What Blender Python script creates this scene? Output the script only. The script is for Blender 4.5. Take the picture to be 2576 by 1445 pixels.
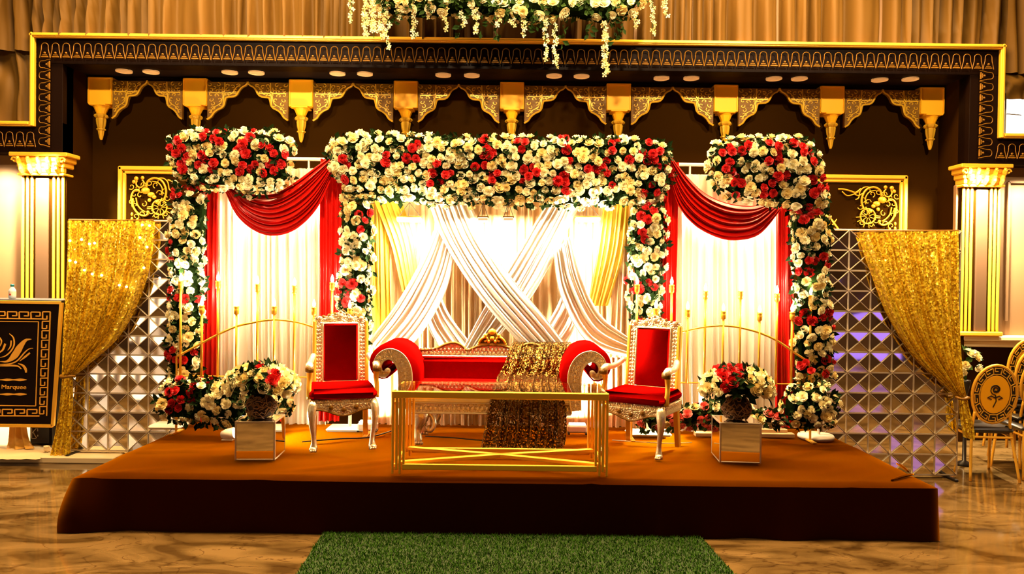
import bpy, math, random
from mathutils import Vector, Matrix, Quaternion

for _o in list(bpy.data.objects):
    bpy.data.objects.remove(_o)
scene = bpy.context.scene
COL = scene.collection
rad = math.radians
PI = math.pi

# ------------------------------------------------------------------ camera
F_PX, PW, PH = 1860.0, 2576.0, 1445.0
CAM = Vector((0.0, 0.0, 1.83))
_p = math.atan(22.5 / F_PX)
_t = rad(0.7)
_X = Vector((1, 0, 0))
_f = Vector((0, math.cos(_p), -math.sin(_p)))
_zp = Vector((0, math.sin(_p), math.cos(_p)))
_r = math.cos(_t) * _X + math.sin(_t) * _zp
_u = -math.sin(_t) * _X + math.cos(_t) * _zp
cam_data = bpy.data.cameras.new('camera')
cam_data.sensor_width = 36.0
cam_data.lens = F_PX / PW * 36.0
cam_data.clip_end = 60
cam = bpy.data.objects.new('camera', cam_data)
COL.objects.link(cam)
_m = Matrix((_r, _u, -_f)).transposed().to_4x4()
_m.translation = CAM
cam.matrix_world = _m
scene.camera = cam


def P(px, py, Y):
    """point at depth Y seen at photograph pixel (px, py)"""
    d = _f + _r * ((px - PW / 2) / F_PX) - _u * ((py - PH / 2) / F_PX)
    return CAM + d * (Y / d.y)


def G(px, py, z):
    """point on the horizontal plane z seen at photograph pixel (px, py)"""
    d = _f + _r * ((px - PW / 2) / F_PX) - _u * ((py - PH / 2) / F_PX)
    return CAM + d * ((z - CAM.z) / d.z)


# ------------------------------------------------------------------ world, light, exposure
world = bpy.data.worlds.new('world')
scene.world = world
world.use_nodes = True
_bg = world.node_tree.nodes['Background']
_bg.inputs[0].default_value = (1.0, 0.62, 0.3, 1)
_bg.inputs[1].default_value = 0.02
vs = scene.view_settings
vs.view_transform = 'Standard'
vs.look = 'None'
vs.gamma = 1.0
vs.use_curve_mapping = False
vs.exposure = 0.0

WARM = (1.0, 0.66, 0.30)
WARM2 = (1.0, 0.76, 0.42)


def area(name, loc, target, sx, sy, power, col=WARM, spread=180):
    l = bpy.data.lights.new(name, 'AREA')
    l.shape = 'RECTANGLE'
    l.size, l.size_y = sx, sy
    l.energy = power
    l.color = col
    l.spread = rad(spread)
    o = bpy.data.objects.new(name, l)
    COL.objects.link(o)
    o.location = loc
    o.rotation_euler = (Vector(target) - Vector(loc)).to_track_quat('-Z', 'Y').to_euler()
    return o


def spot(name, loc, target, power, angle=90, blend=0.6, col=WARM2, size=0.05):
    l = bpy.data.lights.new(name, 'SPOT')
    l.energy = power
    l.color = col
    l.spot_size = rad(angle)
    l.spot_blend = blend
    l.shadow_soft_size = size
    o = bpy.data.objects.new(name, l)
    COL.objects.link(o)
    o.location = loc
    o.rotation_euler = (Vector(target) - Vector(loc)).to_track_quat('-Z', 'Y').to_euler()
    return o


# hall ceiling lights (rows of chandeliers above the stage)
FLOOD = (1.0, 0.84, 0.58)
area('ceiling_light_stage', (0, 6.25, 7.5), (0, 6.45, 0), 8.5, 0.8, 2300, WARM)
# unseen fill added before the drape, lighting stage and marble from behind
for _x in (-3.6, 3.6):
    area('ceiling_light_back', (_x, 7.95, 5.9), (_x * 0.8, 5.2, 0.2), 3.8, 0.25, 300, WARM, 150)
area('ceiling_light_hall', (0, 3.9, 7.6), (0, 3.9, 0), 10.0, 1.4, 70, WARM, 100)
# unseen fill spots, added to brighten the arches and the wall above them
for _x in (-3.9, -1.3, 1.3, 3.9):
    spot('stage_spot', (_x, 2.4, 6.4), (_x * 0.95, 8.0, 3.55), 2400, 44, 0.8, (1.0, 0.80, 0.48), 0.12)
# floods hung under the flower arch, washing the draped backdrop
for _px, _w in ((1030, 190), (1215, 90), (1280, 90), (1478, 190)):
    _q = P(_px, 556, 6.72)
    area('flood_lamp', _q, _q + Vector((0, 0.34, -1)), 0.22, 0.10, _w, FLOOD, 170)
# fill lights added behind the swags to whiten the side curtains
for _px, _py, _Y in ((693, 498, 6.96), (1838, 522, 6.86)):
    _q = P(_px, _py, _Y)
    area('side_flood_lamp', _q, _q + Vector((0, 0.0, -1)), 0.8, 0.04, 50, FLOOD, 175)
for _x, _w in ((-3.9, 620), (3.75, 1150)):  # unseen spots added to brighten the sequin curtains
    spot('screen_spot', (_x, 2.6, 6.5), (_x * 1.02, 7.1, 1.75), _w, 26, 0.6, WARM2, 0.1)
for _px in (1000, 1060, 1450, 1506):
    _l = bpy.data.lights.new('flood_spill', 'POINT')
    _l.energy, _l.color, _l.shadow_soft_size = 22, FLOOD, 0.03
    _o = bpy.data.objects.new('flood_spill', _l)
    COL.objects.link(_o)
    _o.location = P(_px, 552, 6.62)
# lamps standing on the stage: two up-lights at the backdrop, one beside the left plinth
for _px, _py in ((925, 1078), (1452, 1080)):
    _q = P(_px, _py, 6.78) + Vector((0, 0, 0.12))
    area('up_light', _q, _q + Vector((0.0, 0.45, 1)), 0.16, 0.1, 150, FLOOD, 160)
_q = G(575, 1108, 0.40) + Vector((0.09, 0, 0.09))
spot('spot_lamp_light', _q, _q + Vector((1, 0.35, 0.35)), 60, 120, 0.7, FLOOD, 0.04)
_q = G(1800, 1092, 0.40) + Vector((-0.02, 0, 0.16))  # unseen fill, added to brighten the right throne chair's side
spot('floor_lamp_light', _q, _q + Vector((-1, -0.45, 0.55)), 110, 130, 0.7, FLOOD, 0.05)
# down-lights under the cornice washing the pilasters
for _px, _py in ((90, 392), (2472, 425)):
    _q = P(_px, _py - 8, 8.20)
    spot('pilaster_light', _q, _q + Vector((0, 0.25, -1)), 1500, 140, 0.9, FLOOD, 0.06)
for _px, _py in ((-40, 392), (2620, 425)):
    _q = P(_px, _py, 8.33)
    spot('wall_light', _q, _q + Vector((0, 0.13, -1)), 360, 130, 0.9, FLOOD, 0.06)


# ------------------------------------------------------------------ mesh helpers
def mat_up(o):
    m = o.matrix_basis.copy()
    while o.parent:
        o = o.parent
        m = o.matrix_basis @ m
    return m


def cr(pts, n):
    """Catmull-Rom resample of a list of vectors to n points"""
    pts = [Vector(p) for p in pts]
    k = len(pts)
    if k == 2:
        return [pts[0].lerp(pts[1], i / (n - 1)) for i in range(n)]
    L = [0.0]
    for a, b in zip(pts, pts[1:]):
        L.append(L[-1] + max((b - a).length, 1e-6))
    out = []
    for i in range(n):
        s = L[-1] * i / (n - 1)
        j = 0
        while j < k - 2 and s > L[j + 1]:
            j += 1
        t = (s - L[j]) / (L[j + 1] - L[j])
        p1, p2 = pts[j], pts[j + 1]
        p0 = pts[j - 1] if j > 0 else p1 * 2 - p2
        p3 = pts[j + 2] if j + 2 < k else p2 * 2 - p1
        out.append(0.5 * ((2 * p1) + (p2 - p0) * t + (2 * p0 - 5 * p1 + 4 * p2 - p3) * t * t + (3 * p1 - p0 - 3 * p2 + p3) * t ** 3))
    return out


class MB:
    def __init__(s):
        s.v, s.f = [], []

    def add(s, vs_, fs_):
        o = len(s.v)
        s.v += [tuple(p) for p in vs_]
        s.f += [tuple(i + o for i in f) for f in fs_]
        return s

    def box(s, c, sz, b=None, rot=None):
        """chamfered box, centre c, full size sz"""
        h = [x / 2 for x in sz]
        if b is None:
            b = min(h) * 0.16
        b = min(b, min(h) * 0.9)
        vs_, idx = [], {}
        for sx in (-1, 1):
            for sy in (-1, 1):
                for sz_ in (-1, 1):
                    S = (sx, sy, sz_)
                    for k in range(3):
                        idx[(S, k)] = len(vs_)
                        vs_.append(Vector([S[a] * (h[a] if a == k else h[a] - b) for a in range(3)]))
        fs_ = []
        for a in range(3):
            o1, o2 = [(1, 2), (0, 2), (0, 1)][a]
            for sg in (-1, 1):
                q = []
                for (p1, p2) in ((-1, -1), (1, -1), (1, 1), (-1, 1)):
                    S = [0, 0, 0]
                    S[a], S[o1], S[o2] = sg, p1, p2
                    q.append(idx[(tuple(S), a)])
                fs_.append(q)
            for p1 in (-1, 1):
                for p2 in (-1, 1):
                    A, B = [0, 0, 0], [0, 0, 0]
                    A[a], B[a] = -1, 1
                    A[o1] = B[o1] = p1
                    A[o2] = B[o2] = p2
                    A, B = tuple(A), tuple(B)
                    fs_.append([idx[(A, o1)], idx[(A, o2)], idx[(B, o2)], idx[(B, o1)]])
        for sx in (-1, 1):
            for sy in (-1, 1):
                for sz_ in (-1, 1):
                    S = (sx, sy, sz_)
                    fs_.append([idx[(S, 0)], idx[(S, 1)], idx[(S, 2)]])
        c = Vector(c)
        if rot is not None:
            vs_ = [rot @ p for p in vs_]
        return s.add([p + c for p in vs_], fs_)

    def bar(s, a, b, w, h, up=(0, 0, 1)):
        """rectangular bar between two points"""
        a, b = Vector(a), Vector(b)
        d = b - a
        L = d.length
        z = d.normalized()
        x = Vector(up).cross(z)
        if x.length < 1e-4:
            x = Vector((1, 0, 0)).cross(z)
        x.normalize()
        y = z.cross(x)
        R = Matrix((x, y, z)).transposed()
        return s.box((a + b) / 2, (w, h, L), None, R)

    def tube(s, pts, r, n=8, cap=True, closed=False, sq=1.0):
        pts = [Vector(p) for p in pts]
        k = len(pts)
        rs = [r] * k if not isinstance(r, (list, tuple)) else list(r)
        vs_ = []
        ref = None
        for i, p in enumerate(pts):
            if closed:
                t = pts[(i + 1) % k] - pts[i - 1]
            else:
                t = pts[min(i + 1, k - 1)] - pts[max(i - 1, 0)]
            if t.length < 1e-9:
                t = Vector((0, 0, 1))
            t.normalize()
            if ref is None:
                ref = Vector((0, 1, 0)) if abs(t.y) < 0.9 else Vector((1, 0, 0))
            x = ref - t * ref.dot(t)
            if x.length < 1e-5:
                x = t.orthogonal()
            x.normalize()
            ref = x
            y = t.cross(x)
            for j in range(n):
                a = 2 * PI * j / n
                vs_.append(p + (x * math.cos(a) * sq + y * math.sin(a)) * rs[i])
        fs_ = []
        for i in range(k if closed else k - 1):
            i2 = (i + 1) % k
            for j in range(n):
                j2 = (j + 1) % n
                fs_.append((i * n + j, i * n + j2, i2 * n + j2, i2 * n + j))
        if cap and not closed:
            fs_.append(tuple(range(n))[::-1])
            fs_.append(tuple((k - 1) * n + j for j in range(n)))
        return s.add(vs_, fs_)

    def lathe(s, prof, n=16, c=(0, 0, 0), flute=0, nf=0, sx=1, sy=1, cap=True, M=None):
        vs_ = []
        c = Vector(c)
        for (r, z) in prof:
            for j in range(n):
                a = 2 * PI * j / n
                rr = r * (1 + flute * math.cos(nf * a)) if nf else r
                q = Vector((rr * math.cos(a) * sx, rr * math.sin(a) * sy, z))
                if M is not None:
                    q = M @ q
                vs_.append(c + q)
        fs_ = []
        for i in range(len(prof) - 1):
            for j in range(n):
                j2 = (j + 1) % n
                fs_.append((i * n + j, i * n + j2, (i + 1) * n + j2, (i + 1) * n + j))
        if cap:
            fs_.append(tuple(range(n))[::-1])
            fs_.append(tuple((len(prof) - 1) * n + j for j in range(n)))
        return s.add(vs_, fs_)

    def ball(s, c, r, n=8, m=5, sc=(1, 1, 1), R=None):
        prof = [(max(r * math.sin(PI * i / m), 1e-4), -r * math.cos(PI * i / m)) for i in range(m + 1)]
        vs_ = []
        c = Vector(c)
        for (q, z) in prof:
            for j in range(n):
                a = 2 * PI * j / n
                p = Vector((q * math.cos(a) * sc[0], q * math.sin(a) * sc[1], z * sc[2]))
                if R is not None:
                    p = R @ p
                vs_.append(c + p)
        fs_ = []
        for i in range(m):
            for j in range(n):
                j2 = (j + 1) % n
                fs_.append((i * n + j, i * n + j2, (i + 1) * n + j2, (i + 1) * n + j))
        return s.add(vs_, fs_)

    def prism(s, poly, y0, y1, ch=0.0):
        """polygon in XZ extruded from y0 (front) to y1; chamfer ch on the front rim"""
        n = len(poly)
        pts = [Vector((p[0], p[1])) for p in poly]
        ar = sum(pts[i].x * pts[(i + 1) % n].y - pts[(i + 1) % n].x * pts[i].y for i in range(n))
        if ar < 0:
            pts = pts[::-1]
        vs_ = []
        if ch > 0:
            ins = []
            for i in range(n):
                e1 = (pts[i] - pts[i - 1]).normalized()
                e2 = (pts[(i + 1) % n] - pts[i]).normalized()
                nn = Vector((-e1.y - e2.y, e1.x + e2.x))
                if nn.length < 1e-5:
                    nn = Vector((-e1.y, e1.x))
                nn.normalize()
                ins.append(pts[i] + nn * ch)
            vs_ += [(p.x, y0, p.y) for p in ins]
            vs_ += [(p.x, y0 + ch, p.y) for p in pts]
            vs_ += [(p.x, y1, p.y) for p in pts]
            L = 3
        else:
            vs_ += [(p.x, y0, p.y) for p in pts]
            vs_ += [(p.x, y1, p.y) for p in pts]
            L = 2
        fs_ = [tuple(range(n))]
        for l in range(L - 1):
            for i in range(n):
                j = (i + 1) % n
                fs_.append((l * n + j, l * n + i, (l + 1) * n + i, (l + 1) * n + j))
        fs_.append(tuple((L - 1) * n + i for i in range(n))[::-1])
        return s.add(vs_, fs_)

    def grid(s, rows, close=False):
        n = len(rows[0])
        vs_ = [p for r_ in rows for p in r_]
        fs_ = []
        for i in range(len(rows) - 1):
            for j in range(n - 1):
                fs_.append((i * n + j, i * n + j + 1, (i + 1) * n + j + 1, (i + 1) * n + j))
        return s.add(vs_, fs_)

    def mesh(s, name, mat, smooth=False, inv=None):
        me = bpy.data.meshes.new(name)
        v = s.v if inv is None else [inv @ Vector(p) for p in s.v]
        me.from_pydata(v, [], s.f)
        if mat is not None:
            me.materials.append(mat)
        if smooth:
            me.polygons.foreach_set('use_smooth', [True] * len(me.polygons))
        me.update()
        return me

    def build(s, name, mat, parent=None, smooth=False, local=False, kind=None, label=None):
        inv = None
        if parent is not None and not local:
            inv = mat_up(parent).inverted()
        o = bpy.data.objects.new(name, s.mesh(name, mat, smooth, inv))
        COL.objects.link(o)
        if parent is not None:
            o.parent = parent
        if kind:
            o['kind'] = kind
        if label:
            o['label'] = label
        return o


def inst(name, me, parent, loc, rot=None, sc=1.0):
    o = bpy.data.objects.new(name, me)
    COL.objects.link(o)
    if parent is not None:
        o.parent = parent
    o.location = loc
    if rot is not None:
        o.rotation_mode = 'QUATERNION'
        o.rotation_quaternion = rot
    o.scale = (sc, sc, sc) if not isinstance(sc, (tuple, list)) else sc
    return o


def tag(o, label, cat, group=None):
    o['label'] = label
    o['category'] = cat
    if group:
        o['group'] = group
    return o


def thing(name, label, cat, loc=(0, 0, 0), rotz=0.0, group=None):
    o = bpy.data.objects.new(name, None)
    COL.objects.link(o)
    o.empty_display_size = 0.1
    o.location = loc
    o.rotation_euler = (0, 0, rotz)
    return tag(o, label, cat, group)


def struct(o):
    o['kind'] = 'structure'
    return o


def copy_tree(o, parent=None):
    c = o.copy()
    COL.objects.link(c)
    c.parent = parent
    for ch in list(o.children):
        copy_tree(ch, c)
    return c


def drape(mb, A, B, npl, amp, nv=36, seed=0, nrm=(0, -1, 0), per=9, drift=0.35, ease=None):
    """cloth between edge curves A and B (3-D point lists), folds running along the curves"""
    rnd = random.Random(seed)
    A, B = cr(A, nv), cr(B, nv)
    nu = max(4, int(npl * per))
    ph = [rnd.uniform(0, 6.28) for _ in range(8)]
    wm = max((b - a).length for a, b in zip(A, B))
    rows = []
    for i in range(nv):
        v = i / (nv - 1)
        N = Vector(nrm(v) if callable(nrm) else nrm)
        w = (B[i] - A[i]).length / wm
        am = amp * (0.35 + 0.65 * w)
        if ease:
            am *= ease(v)
        row = []
        for j in range(nu + 1):
            t = j / nu
            tt = t + 0.022 * math.sin(2 * PI * 2.3 * t + ph[0]) + 0.014 * math.sin(2 * PI * 5.7 * t + ph[1])
            q = 2 * PI * npl * tt + drift * math.sin(3.1 * v + ph[2] + 4 * t) + drift * 0.6 * math.sin(7.3 * v + ph[3] + 9 * t)
            h = 0.62 * math.sin(q) + 0.30 * math.sin(2 * q + ph[4]) + 0.34 * math.sin(0.41 * q + ph[5]) + 0.12 * math.sin(3 * q + ph[6] + 2 * v)
            row.append(A[i].lerp(B[i], t) + N * am * h)
        rows.append(row)
    return mb.grid(rows)


# ------------------------------------------------------------------ materials
def mat(name, col, rough=0.5, metal=0.0, var=0.0, vscale=6.0, bump=0.0, bscale=40.0, bkind='noise', emit=0.0,
        ecol=None, spec=0.5, sheen=0.0, transl=0.0, coat=0.0, stretch=None, stint=None):
    m = bpy.data.materials.new(name)
    m.use_nodes = True
    nt = m.node_tree
    N, L = nt.nodes, nt.links
    b = N['Principled BSDF']
    b.inputs['Base Color'].default_value = (*col, 1)
    b.inputs['Roughness'].default_value = rough
    b.inputs['Metallic'].default_value = metal
    b.inputs['Specular IOR Level'].default_value = spec
    if sheen:
        b.inputs['Sheen Weight'].default_value = sheen
    if sheen and stint:
        b.inputs['Sheen Tint'].default_value = (*stint, 1)
        b.inputs['Sheen Roughness'].default_value = 0.35
    if coat:
        b.inputs['Coat Weight'].default_value = coat
        b.inputs['Coat Roughness'].default_value = 0.08
    if emit:
        b.inputs['Emission Color'].default_value = (*(ecol or col), 1)
        b.inputs['Emission Strength'].default_value = emit
    tc = N.new('ShaderNodeTexCoord')
    src = tc.outputs['Object']
    if stretch:
        mp = N.new('ShaderNodeMapping')
        mp.inputs['Scale'].default_value = stretch
        L.new(src, mp.inputs['Vector'])
        src = mp.outputs['Vector']
    if var:
        n = N.new('ShaderNodeTexNoise')
        n.inputs['Scale'].default_value = vscale
        n.inputs['Detail'].default_value = 4
        L.new(src, n.inputs['Vector'])
        mx = N.new('ShaderNodeMix')
        mx.data_type = 'RGBA'
        mx.inputs['A'].default_value = (*[c * (1 - var) for c in col], 1)
        mx.inputs['B'].default_value = (*[min(1, c * (1 + var)) for c in col], 1)
        L.new(n.outputs['Fac'], mx.inputs['Factor'])
        L.new(mx.outputs['Result'], b.inputs['Base Color'])
    if bump:
        if bkind == 'voronoi':
            n = N.new('ShaderNodeTexVoronoi')
            n.inputs['Scale'].default_value = bscale
            out = n.outputs['Distance']
        else:
            n = N.new('ShaderNodeTexNoise')
            n.inputs['Scale'].default_value = bscale
            n.inputs['Detail'].default_value = 3
            out = n.outputs['Fac']
        L.new(src, n.inputs['Vector'])
        bp = N.new('ShaderNodeBump')
        bp.inputs['Strength'].default_value = bump
        bp.inputs['Distance'].default_value = 0.01
        L.new(out, bp.inputs['Height'])
        L.new(bp.outputs['Normal'], b.inputs['Normal'])
    if transl:
        out = N['Material Output']
        tr = N.new('ShaderNodeBsdfTranslucent')
        tr.inputs['Color'].default_value = (*col, 1)
        ms = N.new('ShaderNodeMixShader')
        ms.inputs[0].default_value = transl
        L.new(b.outputs[0], ms.inputs[1])
        L.new(tr.outputs[0], ms.inputs[2])
        L.new(ms.outputs[0], out.inputs['Surface'])
    return m


def sequin_mat(name, col, rough, metal, cell, sheer=0.0, tilt=1.3):
    m = bpy.data.materials.new(name)
    m.use_nodes = True
    nt = m.node_tree
    N, L = nt.nodes, nt.links
    b = N['Principled BSDF']
    b.inputs['Roughness'].default_value = rough
    b.inputs['Metallic'].default_value = metal
    tc = N.new('ShaderNodeTexCoord')
    v = N.new('ShaderNodeTexVoronoi')
    v.inputs['Scale'].default_value = cell
    L.new(tc.outputs['Object'], v.inputs['Vector'])
    # every sequin tilts its own way
    sub = N.new('ShaderNodeVectorMath')
    sub.operation = 'SUBTRACT'
    sub.inputs[1].default_value = (0.5, 0.5, 0.5)
    L.new(v.outputs['Color'], sub.inputs[0])
    sc = N.new('ShaderNodeVectorMath')
    sc.operation = 'SCALE'
    sc.inputs['Scale'].default_value = tilt
    L.new(sub.outputs[0], sc.inputs[0])
    ge = N.new('ShaderNodeNewGeometry')
    ad = N.new('ShaderNodeVectorMath')
    ad.operation = 'ADD'
    L.new(ge.outputs['Normal'], ad.inputs[0])
    L.new(sc.outputs[0], ad.inputs[1])
    no = N.new('ShaderNodeVectorMath')
    no.operation = 'NORMALIZE'
    L.new(ad.outputs[0], no.inputs[0])
    L.new(no.outputs[0], b.inputs['Normal'])
    mx = N.new('ShaderNodeMix')
    mx.data_type = 'RGBA'
    mx.inputs['A'].default_value = (*[c * 0.45 for c in col], 1)
    mx.inputs['B'].default_value = (*[min(1, c * 1.5) for c in col], 1)
    sx = N.new('ShaderNodeSeparateColor')
    L.new(v.outputs['Color'], sx.inputs[0])
    L.new(sx.outputs[0], mx.inputs['Factor'])
    L.new(mx.outputs['Result'], b.inputs['Base Color'])
    if sheer:
        tr = N.new('ShaderNodeBsdfTransparent')
        ms = N.new('ShaderNodeMixShader')
        gt = N.new('ShaderNodeMath')
        gt.operation = 'LESS_THAN'
        gt.inputs[1].default_value = sheer
        L.new(sx.outputs[1], gt.inputs[0])
        L.new(gt.outputs[0], ms.inputs[0])
        L.new(b.outputs[0], ms.inputs[1])
        L.new(tr.outputs[0], ms.inputs[2])
        L.new(ms.outputs[0], N['Material Output'].inputs['Surface'])
    return m


def glass_mat(name, tint, amount):
    m = bpy.data.materials.new(name)
    m.use_nodes = True
    nt = m.node_tree
    N, L = nt.nodes, nt.links
    N.remove(N['Principled BSDF'])
    tr = N.new('ShaderNodeBsdfTransparent')
    tr.inputs[0].default_value = (*tint, 1)
    gl = N.new('ShaderNodeBsdfGlossy')
    gl.inputs['Roughness'].default_value = 0.02
    fr = N.new('ShaderNodeFresnel')
    fr.inputs[0].default_value = 1.5
    ad = N.new('ShaderNodeMath')
    ad.operation = 'ADD'
    ad.use_clamp = True
    ad.inputs[1].default_value = amount
    L.new(fr.outputs[0], ad.inputs[0])
    ms = N.new('ShaderNodeMixShader')
    L.new(ad.outputs[0], ms.inputs[0])
    L.new(tr.outputs[0], ms.inputs[1])
    L.new(gl.outputs[0], ms.inputs[2])
    L.new(ms.outputs[0], N['Material Output'].inputs['Surface'])
    return m


def marble_mat(name):
    m = bpy.data.materials.new(name)
    m.use_nodes = True
    nt = m.node_tree
    N, L = nt.nodes, nt.links
    b = N['Principled BSDF']
    b.inputs['Roughness'].default_value = 0.10
    tc = N.new('ShaderNodeTexCoord')
    mp = N.new('ShaderNodeMapping')
    mp.inputs['Scale'].default_value = (0.7, 1.5, 1)
    mp.inputs['Rotation'].default_value = (0, 0, 0.25)
    L.new(tc.outputs['Object'], mp.inputs[0])
    n1 = N.new('ShaderNodeTexNoise')
    n1.inputs['Scale'].default_value = 2.2
    n1.inputs['Detail'].default_value = 7
    n1.inputs['Distortion'].default_value = 1.6
    L.new(mp.outputs[0], n1.inputs['Vector'])
    r1 = N.new('ShaderNodeValToRGB')
    e = r1.color_ramp.elements
    e[0].position, e[0].color = 0.36, (0.052, 0.027, 0.007, 1)
    e[1].position, e[1].color = 0.62, (0.155, 0.090, 0.030, 1)
    k = r1.color_ramp.elements.new(0.47)
    k.color = (0.105, 0.060, 0.018, 1)
    L.new(n1.outputs['Fac'], r1.inputs[0])
    n2 = N.new('ShaderNodeTexNoise')
    n2.inputs['Scale'].default_value = 1.5
    n2.inputs['Detail'].default_value = 5
    n2.inputs['Distortion'].default_value = 2.5
    L.new(mp.outputs[0], n2.inputs['Vector'])
    r2 = N.new('ShaderNodeValToRGB')
    e = r2.color_ramp.elements
    e[0].position, e[0].color = 0.485, (1, 1, 1, 1)
    e[1].position, e[1].color = 0.515, (1, 1, 1, 1)
    k = r2.color_ramp.elements.new(0.5)
    k.color = (0.35, 0.26, 0.2, 1)
    L.new(n2.outputs['Fac'], r2.inputs[0])
    mu = N.new('ShaderNodeMix')
    mu.data_type = 'RGBA'
    mu.blend_type = 'MULTIPLY'
    mu.inputs['Factor'].default_value = 0.8
    L.new(r1.outputs[0], mu.inputs['A'])
    L.new(r2.outputs[0], mu.inputs['B'])
    L.new(mu.outputs['Result'], b.inputs['Base Color'])
    return m


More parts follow.
